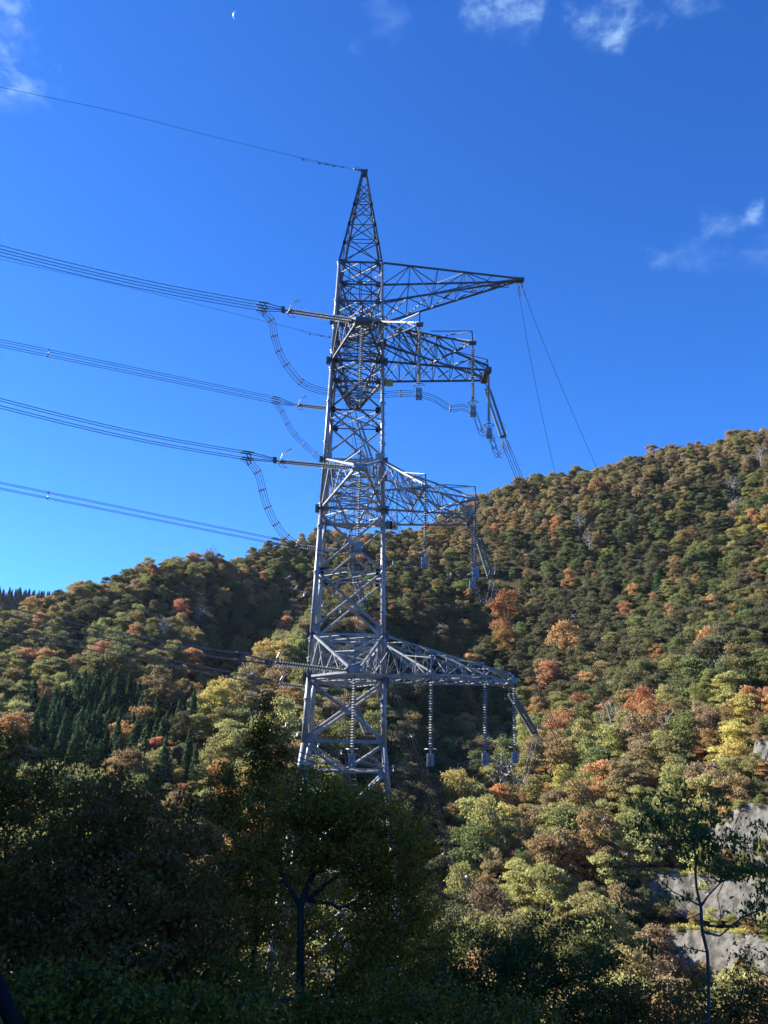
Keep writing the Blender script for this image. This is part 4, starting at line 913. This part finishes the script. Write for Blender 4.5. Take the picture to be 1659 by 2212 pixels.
FARL = [dict(st=(747, 886.5), end=(643, 875), yoke=(634, 874), clamp=(597, 865), far=(0, 741), jump=[(594, 868), (609, 888.7), (621, 914.6), (637, 938.7), (656, 959), (677.6, 979), (700, 998), (740, 1020), (780, 1027), (800, 1018)]),
        dict(st=(736, 1190), end=(638, 1179), yoke=(630, 1178), clamp=(598, 1170), far=(0, 1049), jump=[(596, 1172), (606, 1205), (623, 1247), (640, 1269), (657, 1285), (696, 1308), (735, 1320), (770, 1318), (788, 1308)]),
        dict(st=(718, 1491), end=(601, 1477), yoke=(592, 1476), clamp=(548, 1468), far=(0, 1358), jump=[(546, 1470), (571, 1500), (598, 1544), (617.7, 1566.5), (642.6, 1586.5), (687, 1611), (737, 1625), (780, 1618), (794, 1600)])]
NEARJ = [dict(boxes=[(904.5, 842), (1018.5, 875), (1059, 930)], mids=[[(826, 853), (865, 850)], [(940, 862), (972.9, 881.6), (998, 880)], [(1030, 905), (1038, 930), (1048, 938)], [(1063, 950), (1068, 967), (1077, 984), (1087, 972), (1088.5, 956)]]),
         dict(boxes=[(917.7, 1207.5), (1025, 1231), (1028, 1262)], mids=[[(815, 1195), (848, 1219), (876, 1225)], [(945, 1222), (974, 1243.7), (1000, 1240)], [(1029, 1245)], [(1031, 1280), (1040, 1298), (1054, 1298), (1062, 1262)]]),
         dict(boxes=[(927.6, 1630), (1045, 1632), (1110, 1632)], mids=[[(805, 1648), (850, 1660), (890, 1643)], [(955, 1640), (989, 1655), (1020, 1645)], [(1065, 1650), (1085, 1660), (1100, 1645)], [(1106, 1655), (1112, 1690), (1128, 1690), (1145, 1640), (1156, 1598)]])]
LN = 4.95
for li, lv in enumerate(LV):
    zz = np.array([0, 0, -0.15]); hbox = []
    # hanging strings that carry the jumpers of the near circuit
    names = [('N', 'hanging from the near crossarm tip in front of the tower'), ('B1', 'hanging from the first outrigger right of the tower'), ('B2', 'hanging from the second outrigger'), ('T1', 'hanging from the end of the right crossarm')]
    for key, t in names:
        hbox.append(hang_string(lv[key] + zz, LN if key != 'T1' else LN * 0.97, f'{LEVN[li]} grey disc string {t}'))
    # near circuit, to the left
    D_ = NEARL[li]; N = lv['N']; st = N + np.array([SL[0], SL[1], 0]) * 0.5 + np.array([0, 0, 0.0])
    E_ = PLn(*D_['end'], N); tension_string(st, E_, f'{OR[li]} double insulator string of the near circuit pulling left')
    C_ = PLn(*D_['clamp'], N); F_ = PLn(*D_['far'], N); F2 = F_ + (F_ - C_) * 0.9 + np.array([0, 0, 2.0]) 
    Y = PLn(*D_['yoke'], N); hv = np.array([-SL[1], SL[0], 0])
    path = [lerp(C_, F_, t) + np.array([0, 0, -0.25 * math.sin(math.pi * t)]) for t in np.linspace(0, 1, 14)] + [lerp(F_, F2, t) for t in np.linspace(0.1, 1, 6)]
    b = bundle('conductor_bundle', path, f'{OR[li]} four wire conductor bundle of the near circuit running left out of the frame', 'power line', hz=hv)
    mb = MB(path[0])
    for sx in (-1, 1):
        for sz in (-1, 1):
            c = C_ + hv * sx * 0.22 + np.array([0, 0, sz * 0.22]); mb.tube(Y + hv * sx * 0.12 + np.array([0, 0, sz * 0.08]), c, 0.028, n=6); dd = (C_ - Y); dd /= np.linalg.norm(dd); mb.tube(c - dd * 0.3, c + dd * 0.55, 0.055, n=8); mb.tube(c + dd * 0.1, c + dd * 0.0 + np.array([0.12, 0, -0.4]), 0.04, n=6)
    mb.tube(E_, Y, 0.05, n=6); mb.box(Y, (0.12, 0.22, 0.16)); mb.build('dead_end_clamps', M_DARK, b)
    # jumper to the first hanging string, then from string to string round the tower
    nb_ = hbox[0]; jp = []
    js = D_['jump']; v_start = PLn(*js[0], N)[1]
    for k, q in enumerate(js):
        t = k / (len(js)); jp.append(P(*q, v_start * (1 - t) + nb_[1] * t))
    jp.append(nb_)
    seg = smooth_path(jp, 6); bundle('jumper_cable', seg, f'{OR[li]} curved jumper cable sweeping down left of the tower', 'jumper cable', spacers=[jp[k] for k in (1, 2, 3, 4, 5) if k < len(jp) - 2], r=0.019, sep=0.34, hz=hv)
    R0 = lv['T2'] + np.array([0, 0.2, -0.3])
    stops = [nb_] + hbox[1:]
    for k in range(3):
        a, b2 = stops[k], stops[k + 1]; m = NEARJ[li]['mids'][k]
        mp_ = [P(*q, lerp(a[1], b2[1], (i + 1) / (len(m) + 1))) for i, q in enumerate(m)]
        bundle('jumper_cable', smooth_path([a] + mp_ + [b2], 6), f'{OR[li]} jumper cable between {["near tip and first", "first and second", "second and end"][k]} hanging insulators', 'jumper cable', spacers=[mp_[len(m) // 2]], r=0.019, sep=0.34,
               hz=(np.array([0, 1.0, 0]) if k < 2 else np.array([1.0, 0, 0])))
    # near circuit, right side
    rs_ = [dict(st=(1050, 832), end=(1088, 946), wires=[(1091, 957), (1125, 1040), (1190, 1203), (1238, 1330), (1345, 1590), (1447, 1831), (1540, 2050)], sp=[(1238, 1330), (1447, 1831)]),
           dict(st=(1030, 1150), end=(1061, 1250), wires=[(1063, 1262), (1100, 1350), (1200, 1580), (1280, 1730), (1351, 1845), (1470, 2010)], sp=[(1200, 1582), (1351, 1845)]),
           dict(st=(1101, 1493), end=(1156, 1585), wires=[(1162, 1597), (1230, 1680), (1302, 1770), (1400, 1880), (1540, 2020)], sp=[(1302, 1770)])][li]
    a = PRn(*rs_['st'], R0); b2 = PRn(*rs_['end'], R0); tension_string(a, b2, f'{OR[li]} double insulator string right of the tower pulling down into the valley')
    wp = [PRn(*q, R0) for q in rs_['wires']]
    bb = bundle('conductor_bundle', smooth_path(wp, 8), f'{OR[li]} four wire conductor bundle of the near circuit running right into the valley', 'power line', spacers=[PRn(*q, R0) for q in rs_['sp']], r=0.026, sep=0.46, hz=np.array([SR[1], -SR[0], 0]))
    mb = MB(wp[0]); mb.tube(lv['T2'], a, 0.05, n=6)
    hr = np.array([SR[1], -SR[0], 0])
    dd = wp[1] - wp[0]; dd /= np.linalg.norm(dd)
    for sx in (-1, 1):
        for sz in (-1, 1): c = wp[0] + hr * sx * 0.22 + np.array([0, 0, sz * 0.22]); mb.tube(b2 + hr * sx * 0.1, c, 0.03, n=6); mb.tube(c, c + dd * 0.8, 0.05, n=6)
    mb.build('dead_end_clamps', M_SPACER, bb)
    m = NEARJ[li]['mids'][3]; a = hbox[3]; mp_ = [P(*q, lerp(a[1], b2[1], (i + 1) / len(m))) for i, q in enumerate(m)]
    bundle('jumper_cable', smooth_path([a] + mp_, 6), f'{OR[li]} drooping jumper loop below the end of the right crossarm', 'jumper cable', spacers=[mp_[0], mp_[1], mp_[2]], r=0.019, sep=0.36, hz=np.array([1.0, 0, 0]))
    # far circuit, left
    D_ = FARL[li]; F0 = lv['F']; st = PLn(*D_['st'], F0); E_ = PLn(*D_['end'], F0)
    tension_string(st, E_, f'{OR[li]} double insulator string of the far circuit behind the left leg')
    C_ = PLn(*D_['clamp'], F0); F_ = PLn(*D_['far'], F0); F2 = F_ + (F_ - C_) * 0.6 + np.array([0, 0, 2.0]); Y = PLn(*D_['yoke'], F0)
    path = [lerp(C_, F_, t) for t in np.linspace(0, 1, 14)] + [lerp(F_, F2, t) for t in np.linspace(0.1, 1, 6)]
    spx = [[(123, 762)], [(113, 1073)], []][li]
    b = bundle('conductor_bundle', path, f'{OR[li]} four wire conductor bundle of the far circuit running left out of the frame', 'power line', spacers=[PLn(*q, F0) for q in spx], hz=hv)
    mb = MB(path[0])
    for sx in (-1, 1):
        for sz in (-1, 1): c = C_ + hv * sx * 0.22 + np.array([0, 0, sz * 0.22]); mb.tube(Y + hv * sx * 0.12 + np.array([0, 0, sz * 0.08]), c, 0.028, n=6); dd = C_ - Y; dd /= np.linalg.norm(dd); mb.tube(c - dd * 0.3, c + dd * 0.5, 0.055, n=8)
    mb.tube(E_, Y, 0.05, n=6); mb.tube(st, lv['F'], 0.05, n=6); mb.build('dead_end_clamps', M_DARK, b)
    jp = [P(*q, lerp(PLn(*D_['jump'][0], F0)[1], 80.0, k / (len(D_['jump']) - 1))) for k, q in enumerate(D_['jump'])]
    bundle('jumper_cable', smooth_path(jp, 6), f'{OR[li]} curved jumper cable of the far circuit passing behind the tower', 'jumper cable', spacers=jp[1:7], r=0.019, sep=0.34, hz=hv)
    # far circuit, right: strings and wires going away into the valley
    fr2 = [dict(st=(772, 905), end=(801, 996), wires=[(803, 1003), (850, 1120), (898, 1239), (951, 1351), (985, 1425), (1040, 1560), (1090, 1700), (1160, 1900)], sp=[(951, 1351)]),
           dict(st=(754, 1212), end=(786, 1303), wires=[(789, 1310), (830, 1430), (888, 1590), (920, 1680), (960, 1800), (1010, 1950)], sp=[(888, 1590)]),
           dict(st=(757, 1505), end=(795, 1588), wires=[(798, 1595), (850, 1680), (955, 1845), (1005, 1893), (1080, 1990)], sp=[(955, 1845), (1005, 1893)])][li]
    R0 = F0 + np.array([0.0, 0.3, 0]); a = PRn(*fr2['st'], R0); b2 = PRn(*fr2['end'], R0)
    tension_string(a, b2, f'{OR[li]} slanting double insulator string seen through the tower')
    wp = [PRn(*q, R0) for q in fr2['wires']]; bb = bundle('conductor_bundle', smooth_path(wp, 8), f'{OR[li]} four wire conductor bundle of the far circuit descending into the gully', 'power line', spacers=[PRn(*q, R0) for q in fr2['sp']], r=0.026, sep=0.46, hz=np.array([SR[1], -SR[0], 0]))
    mb = MB(wp[0]); mb.tube(F0, a, 0.05, n=6); mb.tube(b2, wp[0], 0.06, n=6); mb.build('dead_end_clamps', M_DARK, bb)
# ground wires
def gwire(pts, label, r=0.016, extra=None):
    mb = MB(pts[0]); mb.poly(smooth_path(pts, 6), r, 5)
    if extra: 
        for e_ in extra: mb.poly(smooth_path(e_, 5), r * 0.8, 5)
        for e_ in extra:
            for q in e_[1:]: mb.box(q, (0.08, 0.05, 0.05))
    o = mb.build('ground_wire', M_WIRE, None); tag(o, label, 'ground wire'); return o
G0 = PK.copy(); gp = lambda x, y: PL(x, y, G0, SL)
gwire([G0, gp(755, 364), gp(640, 338), gp(480, 300), gp(240, 239), gp(0, 188), gp(0, 188) + (gp(0, 188) - gp(480, 300)) * 0.9], 'thin ground wire from the tower peak to the upper left edge', extra=[[gp(634, 336), gp(655, 345), gp(690, 353), gp(722, 359)], [gp(680, 347), gp(705, 355), gp(740, 361)]])
mb = MB(G0); mb.tube(gp(779, 368), gp(764, 365), 0.06, n=6); mb.poly([gp(782, 366), gp(775, 362), gp(768, 361), gp(764, 364)], 0.02); o = mb.build('ground_wire_clamp', M_DARK); tag(o, 'small reddish clamp at the very tip of the tower', 'clamp')
G1 = GF.copy(); gq = lambda x, y: PL(x, y, G1, SL)
gwire([G1, gq(712, 727), gq(650, 713), gq(480, 671), gq(240, 612), gq(0, 560), gq(0, 560) + (gq(0, 560) - gq(480, 671)) * 0.6], 'thin ground wire of the far side ending behind the left leg', extra=[[gq(645, 712), gq(670, 722), gq(712, 729)], [gq(678, 720), gq(695, 726)]])
g2 = GT + np.array([0, 0, -0.1]); S2 = np.array([0.58, 1.0]); S3 = np.array([0.42, 1.0])
gwire([g2, PL(1132, 630, g2, S2), PL(1160, 705, g2, S2), PL(1215, 840, g2, S2), PL(1280, 990, g2, S2), PL(1340, 1120, g2, S2)], 'right hand thin ground wire dropping from the top arm tip to the ridge', r=0.02)
gwire([g2 - np.array([0.35, 0, 0]), PL(1122, 640, g2, S3), PL(1140, 745, g2, S3), PL(1166, 875, g2, S3), PL(1195, 1005, g2, S3), PL(1220, 1110, g2, S3)], 'left hand thin ground wire dropping from the top arm tip to the ridge', r=0.02)
for k, (a, b) in enumerate((((1120, 612), (1123, 640)), ((1127, 612), (1133, 638)))):
    mb = MB(P(*a, 68)); mb.tube(P(*a, 68), P(*b, 68.3), 0.035, n=6); 
    for t in (0.3, 0.6, 0.9): q = lerp(P(*a, 68), P(*b, 68.3), t); mb.box(q, (0.07, 0.07, 0.05))
    o = mb.build('ground_wire_clamp', M_SPACER); tag(o, ['left', 'right'][k] + ' hand clamp chain under the tip of the top arm', 'clamp')

# ------------------------------------------------------------------ moon: the sunlit limb of a sphere, very far away
mc = P(511.5, 34, 9000.0); fwd = mc / np.linalg.norm(mc); Rm = np.linalg.norm(mc) * (7.4 / 2 / 853)
bulge = P(500, 31, 9000.0) - mc; bulge -= fwd * (bulge @ fwd); bulge /= np.linalg.norm(bulge); pol = np.cross(fwd, bulge)
mb = MB(mc); na, nb2 = 16, 6
for i in range(na + 1):
    th = math.pi * i / na
    for j in range(nb2 + 1):
        ph = math.radians(-4 + 50 * j / nb2)   # 0 = limb, towards the viewer positive
        q = pol * math.cos(th) + math.sin(th) * (bulge * math.cos(ph) - fwd * math.sin(ph)); mb.v.append(q * Rm)
for i in range(na):
    for j in range(nb2): a = i * (nb2 + 1) + j; mb.f.append((a, a + nb2 + 1, a + nb2 + 2, a + 1))
mm_, n_, l_, b_ = mat_base('moonlight'); b_.inputs['Base Color'].default_value = (0, 0, 0, 1); b_.inputs['Emission Color'].default_value = (0.07, 0.15, 0.36, 1); b_.inputs['Emission Strength'].default_value = 1.0
o = mb.build('moon', mm_, smooth=True); tag(o, 'thin pale crescent moon in the upper left sky', 'moon')

# ------------------------------------------------------------------ near trees
NEARPAL = {
 'mixed': [(0.014, 0.030, 0.012), (0.028, 0.048, 0.016), (0.055, 0.060, 0.018), (0.095, 0.080, 0.022)],
 'brown': [(0.030, 0.024, 0.014), (0.048, 0.034, 0.018), (0.030, 0.040, 0.016), (0.075, 0.045, 0.022)],
 'green': [(0.010, 0.026, 0.012), (0.018, 0.038, 0.016), (0.030, 0.052, 0.020)],
 'yellowgreen': [(0.020, 0.036, 0.014), (0.050, 0.062, 0.018), (0.110, 0.100, 0.024), (0.130, 0.085, 0.02)],
 'cherry': [(0.012, 0.028, 0.014), (0.018, 0.038, 0.018), (0.030, 0.050, 0.022), (0.050, 0.045, 0.02)],
}
NL = {k: leafmat('near_leaf_' + k, [tuple(c * w_ for c, w_ in zip(q, dict(brown=(4.0, 2.4, 0.95), mixed=(3.6, 1.9, 0.65), cherry=(3.6, 2.8, 1.2), green=(3.2, 1.8, 0.65), yellowgreen=(3.2, 2.1, 0.65))[k])) for q in v], hue=0.01, trans=0.7, rough=0.5, val=0.05, spec=0.18) for k, v in NEARPAL.items()}
def near_tree(name, base_px, v, lobes, pal, label, nleaf, lsize=0.08, npts=420, bark=None, trunk=None, rtip=0.006, droop=0.2, aspect=0.5, clump=0.12, rmax=0.16, minr=0.0, keep=1.0, limbs=()):
    """lobes: (x, y in the view, depth offset, radius across m, radius up m, weight)"""
    bx = P(base_px[0], base_px[1], v); gz = float(height(bx[0], bx[1])[0]); base = np.array([bx[0], bx[1], gz - 0.3])
    L = [(P(x, y, v + dv), rx, rz, wt) for (x, y, dv, rx, rz, wt) in lobes]; W = sum(l[3] * l[1] ** 2 * l[2] for l in L)
    pts = np.concatenate([in_ellipsoid(max(8, int(npts * l[3] * l[1] ** 2 * l[2] / W)), l[0], (l[1], l[1] * 0.9, l[2])) for l in L])
    pts = pts[pts[:, 2] > gz + 1.0]
    if trunk is None:
        cen = L[0][0]; trunk = [base, lerp(base, cen, 0.3) + np.array([0.1, 0, 0.1]), lerp(base, cen, 0.6) + np.array([-0.1, 0, 0]), lerp(base, cen, 0.9)]
    else: trunk = [base] + [P(x, y, v + d) for x, y, d in trunk]
    nodes, par = skeleton(trunk, pts, limbs=[[P(x, y, v + d) for x, y, d in lm] for lm in limbs]); root = empty(name, tuple(base))
    mb, r, ch = limb_mesh('t', nodes, par, bark, rtip=rtip, rmax=rmax, o=base, minr=minr); mb.build('trunk', bark or M_BARK, root, smooth=True)
    tips = np.array([i for i in range(len(trunk) + sum(len(l) for l in limbs), len(nodes)) if r[i] < rtip * 3.2]); 
    if keep < 1: tips = tips[RNG.uniform(size=len(tips)) < keep]
    k = RNG.integers(0, len(tips), nleaf); tt = RNG.uniform(0.3, 1.05, nleaf)[:, None]
    pr = np.array(par)[tips[k]]; c = nodes[pr] * (1 - tt) + nodes[tips[k]] * tt + RNG.normal(0, clump, (nleaf, 3)) * np.array([1, 1, 0.6])
    V = leaves(c - base, lsize, aspect=aspect, droop=droop, flat=0.6)
    me_ = quad_mesh('foliage', V, NL[pal]); o = bpy.data.objects.new('foliage', me_); link(o, root)
    tag(root, label, 'tree'); return root
T = near_tree
T('maple_tree', (-40, 2300), 14, [(0, 1800, 0, 1.6, 1.9, 1), (-160, 1700, 0, 1.4, 1.6, 1), (60, 1950, -1, 1.6, 1.6, 1), (120, 1790, 1, 1.1, 1.1, 1), (-20, 2130, -1, 1.6, 1.5, 1), (60, 1680, 0.5, 0.6, 0.55, 0.6)], 'mixed',
  'dark broad tree filling the left edge of the frame', 40000, 0.068)
T('beech_tree', (230, 2350), 13, [(240, 1900, 0, 1.5, 1.6, 1), (340, 1850, 0.5, 1.1, 1.1, 1), (180, 2080, -1, 1.7, 1.4, 1), (330, 2120, 0, 1.5, 1.3, 1), (250, 1745, 1, 0.75, 0.6, 1), (400, 1960, 0, 0.9, 1.0, 1)], 'brown',
  'dark brownish leaved tree between the left edge tree and the tall pointed one', 34000, 0.078, aspect=0.62)
T('pointed_tree', (560, 2300), 21, [(565, 1760, 0, 1.1, 1.9, 1.5), (572, 1640, 0, 0.55, 1.3, 4), (500, 1700, 0, 0.7, 1.1, 1.5), (630, 1700, 0, 0.8, 0.7, 0.9), (452, 1765, 0, 0.55, 0.9, 0.8), (480, 1880, 0, 1.3, 1.3, 1), (600, 1900, 0, 1.5, 1.4, 1), (500, 2060, 0, 1.6, 1.5, .8), (576, 1540, 0, 0.22, 0.7, 14)], 'mixed',
  'tall pointed green and yellow tree just left of the tower base', 38000, 0.075, npts=560)
T('zelkova_tree', (650, 2420), 15, [(760, 1790, 0, 1.3, 0.75, 1.8), (740, 1745, 0, 1.0, 0.45, 2.5), (660, 1720, 0, 0.7, 0.5, 2), (640, 1790, 0.5, 1.2, 0.95, 1), (850, 1850, 0, 0.85, 0.9, 2), (540, 1890, 0.5, 0.7, 0.7, .5), (790, 1920, 0, 0.8, 0.7, .8), (870, 2000, 0.3, 0.9, 1.0, 2.2), (790, 2090, 0, 1.1, 1.0, 1.5), (800, 2210, 0, 1.3, 1.0, 1.3), (700, 1740, 0, 0.75, 0.5, 1)], 'yellowgreen',
  'dark spreading tree with a forked trunk in front of the tower base', 52000, 0.062, npts=760, rtip=0.0075, trunk=[(652, 2330, 0), (648, 2140, 0), (650, 1958, 0)], rmax=0.2,
  limbs=[[(630, 1925, 0), (614, 1900, 0.1), (600, 1864, 0.2), (570, 1842, 0.3), (535, 1835, 0.3)], [(621, 1862, 0), (669, 1831, -0.2), (705, 1810, -0.3), (740, 1791, -0.3), (789, 1784, -0.4)], [(658, 1930, 0), (672, 1897, 0), (680, 1842, 0.2), (690, 1780, 0.2)], [(665, 1945, 0), (700, 1912, -0.3), (740, 1886, -0.4), (800, 1860, -0.5)]])
T('maple_tree', (1120, 2420), 17, [(1100, 2110, 0, 1.7, 1.0, 1), (1000, 2110, 0, 1.1, 0.9, 1), (1230, 2110, 0, 1.4, 1.1, 1), (1080, 2230, -1, 1.8, 1.1, 1), (1300, 2200, 0, 1.3, 1.0, 0.8), (950, 2210, 0, 1.1, 1.0, 1)], 'green',
  'dark green low tree at the bottom centre right', 36000, 0.066)
T('beech_tree', (1430, 2480), 16, [(1400, 2210, 0, 1.1, 0.7, 1), (1300, 2230, 0, 1.0, 0.7, 1), (1560, 2200, 0.5, 1.1, 0.6, 1), (1650, 2150, 0, 0.7, 0.8, 1), (1480, 2260, 0, 1.6, 0.9, 1)], 'brown',
  'low brownish tree at the bottom right under the forked tree', 17000, 0.075)
T('maple_tree', (880, 2500), 12, [(880, 2250, 0, 1.2, 0.8, 1), (1050, 2270, 0, 1.0, 0.7, 1), (700, 2270, 0, 1.0, 0.7, 1), (520, 2240, 0, 1.0, 0.9, 1)], 'mixed',
  'dark tree crown along the bottom edge centre', 24000, 0.068)
T('maple_tree', (330, 2550), 10, [(330, 2260, 0, 1.0, 0.7, 1), (120, 2260, 0, 1.2, 0.8, 1), (480, 2270, 0, 0.8, 0.6, 1)], 'mixed',
  'dark leaved bush along the bottom edge left', 20000, 0.07, aspect=0.6)
T('maple_tree', (700, 2600), 27, [(650, 1990, 0, 2.0, 2.0, 1), (760, 1950, 0, 1.8, 2.0, 1), (860, 1930, 0, 1.6, 2.2, 1), (700, 2120, 0, 2.4, 1.8, 1), (900, 2060, 0, 1.6, 2.0, 1), (560, 2020, 0, 1.6, 1.8, .8)], 'yellowgreen',
  'yellow green tree standing behind the forked trunk before the tower base', 26000, 0.085)
# forked tree at the lower right
T('cherry_tree', (1530, 2480), 15, [(1500, 1800, 0, 0.85, 0.6, 0.8), (1400, 1760, 0, 0.6, 0.4, 0.9), (1575, 1850, 0, 0.6, 0.5, 1), (1620, 1960, 0, 0.4, 0.35, .6), (1340, 1870, 0, 0.45, 0.3, .6), (1420, 1925, 0, 0.6, 0.22, .6), (1350, 1970, 0, 0.5, 0.2, .5), (1650, 1800, 0, 0.45, 0.4, .8), (1480, 1730, 0, 0.45, 0.4, .7), (1560, 1740, 0, 0.4, 0.4, .8), (1690, 1930, 0, 0.6, 0.5, 1), (1450, 2060, 0, 0.5, 0.3, .35)], 'cherry',
  'forked tree with drooping glossy leaves in front of the concrete slope', 3200, 0.09, npts=320, trunk=[(1530, 2300, 0), (1531, 2120, 0), (1528, 2057, 0)],
  limbs=[[(1517, 2012, 0), (1514, 1957, 0), (1505, 1921, 0), (1502, 1884, 0), (1504, 1856, 0), (1497, 1820, 0), (1504, 1775, 0), (1520, 1720, 0)], [(1554, 2022, 0), (1602, 1982, -.1), (1650, 1962, -.2), (1700, 1930, -.2)],
         [(1530, 1935, 0), (1558, 1905, 0.1), (1610, 1885, 0.2), (1665, 1862, 0.3)], [(1480, 1810, 0), (1449, 1802, 0), (1400, 1764, 0.1), (1375, 1735, 0.1)], [(1512, 1975, 0), (1484, 1985, 0), (1440, 1957, -.1), (1390, 1933, -.2), (1330, 1920, -.2)], [(1540, 2020, 0), (1558, 1980, 0), (1550, 1935, 0.1), (1570, 1890, 0.1)], [(1490, 1945, 0), (1452, 1925, 0.1), (1400, 1880, 0.1), (1350, 1865, 0.2)]], bark=M_BARK2, droop=1.1, clump=0.07, rmax=0.062, rtip=0.0035, aspect=0.42)
# leaning dark pole at the bottom left
p0 = P(75, 2315, 5.0); p1 = P(-82, 1957, 5.0); root = empty('leaning_pole', tuple(p0)); mb = MB(p0); mb.tube(p0, p1, 0.042, 0.04, 14); mb.build('pole_shaft', noisy('dark_pole_paint', (0.012, 0.012, 0.013), (0.02, 0.02, 0.022), 10, 0.95, spec=0.1), root)
p2, p3 = P(45, 2315, 4.93), P(-60, 2075, 4.93); mb = MB(p0); mb.tube(p2, p3, 0.016, n=8); mb.build('guard_sleeve', noisy('dull_yellow_sleeve', (0.10, 0.08, 0.01), (0.16, 0.12, 0.02), 10, 0.8, spec=0.1), root)
tag(root, 'dark leaning pole with a dull yellow sleeve in the bottom left corner', 'pole')

# ------------------------------------------------------------------ air
hm = bpy.data.materials.new('air_haze'); hm.use_nodes = True; hn = hm.node_tree.nodes; hn.clear()
ho = hn.new('ShaderNodeOutputMaterial'); hv_ = hn.new('ShaderNodeVolumePrincipled'); hm.node_tree.links.new(hv_.outputs[0], ho.inputs['Volume'])
hv_.inputs['Color'].default_value = (0.75, 0.85, 1.0, 1); hv_.inputs['Density'].default_value = 0.00003; hv_.inputs['Anisotropy'].default_value = 0.3
mb = MB(); mb.box((0, 650, 0), (1650, 1150, 420)); hz_ = mb.build('haze', hm); tag(hz_, kind='stuff')
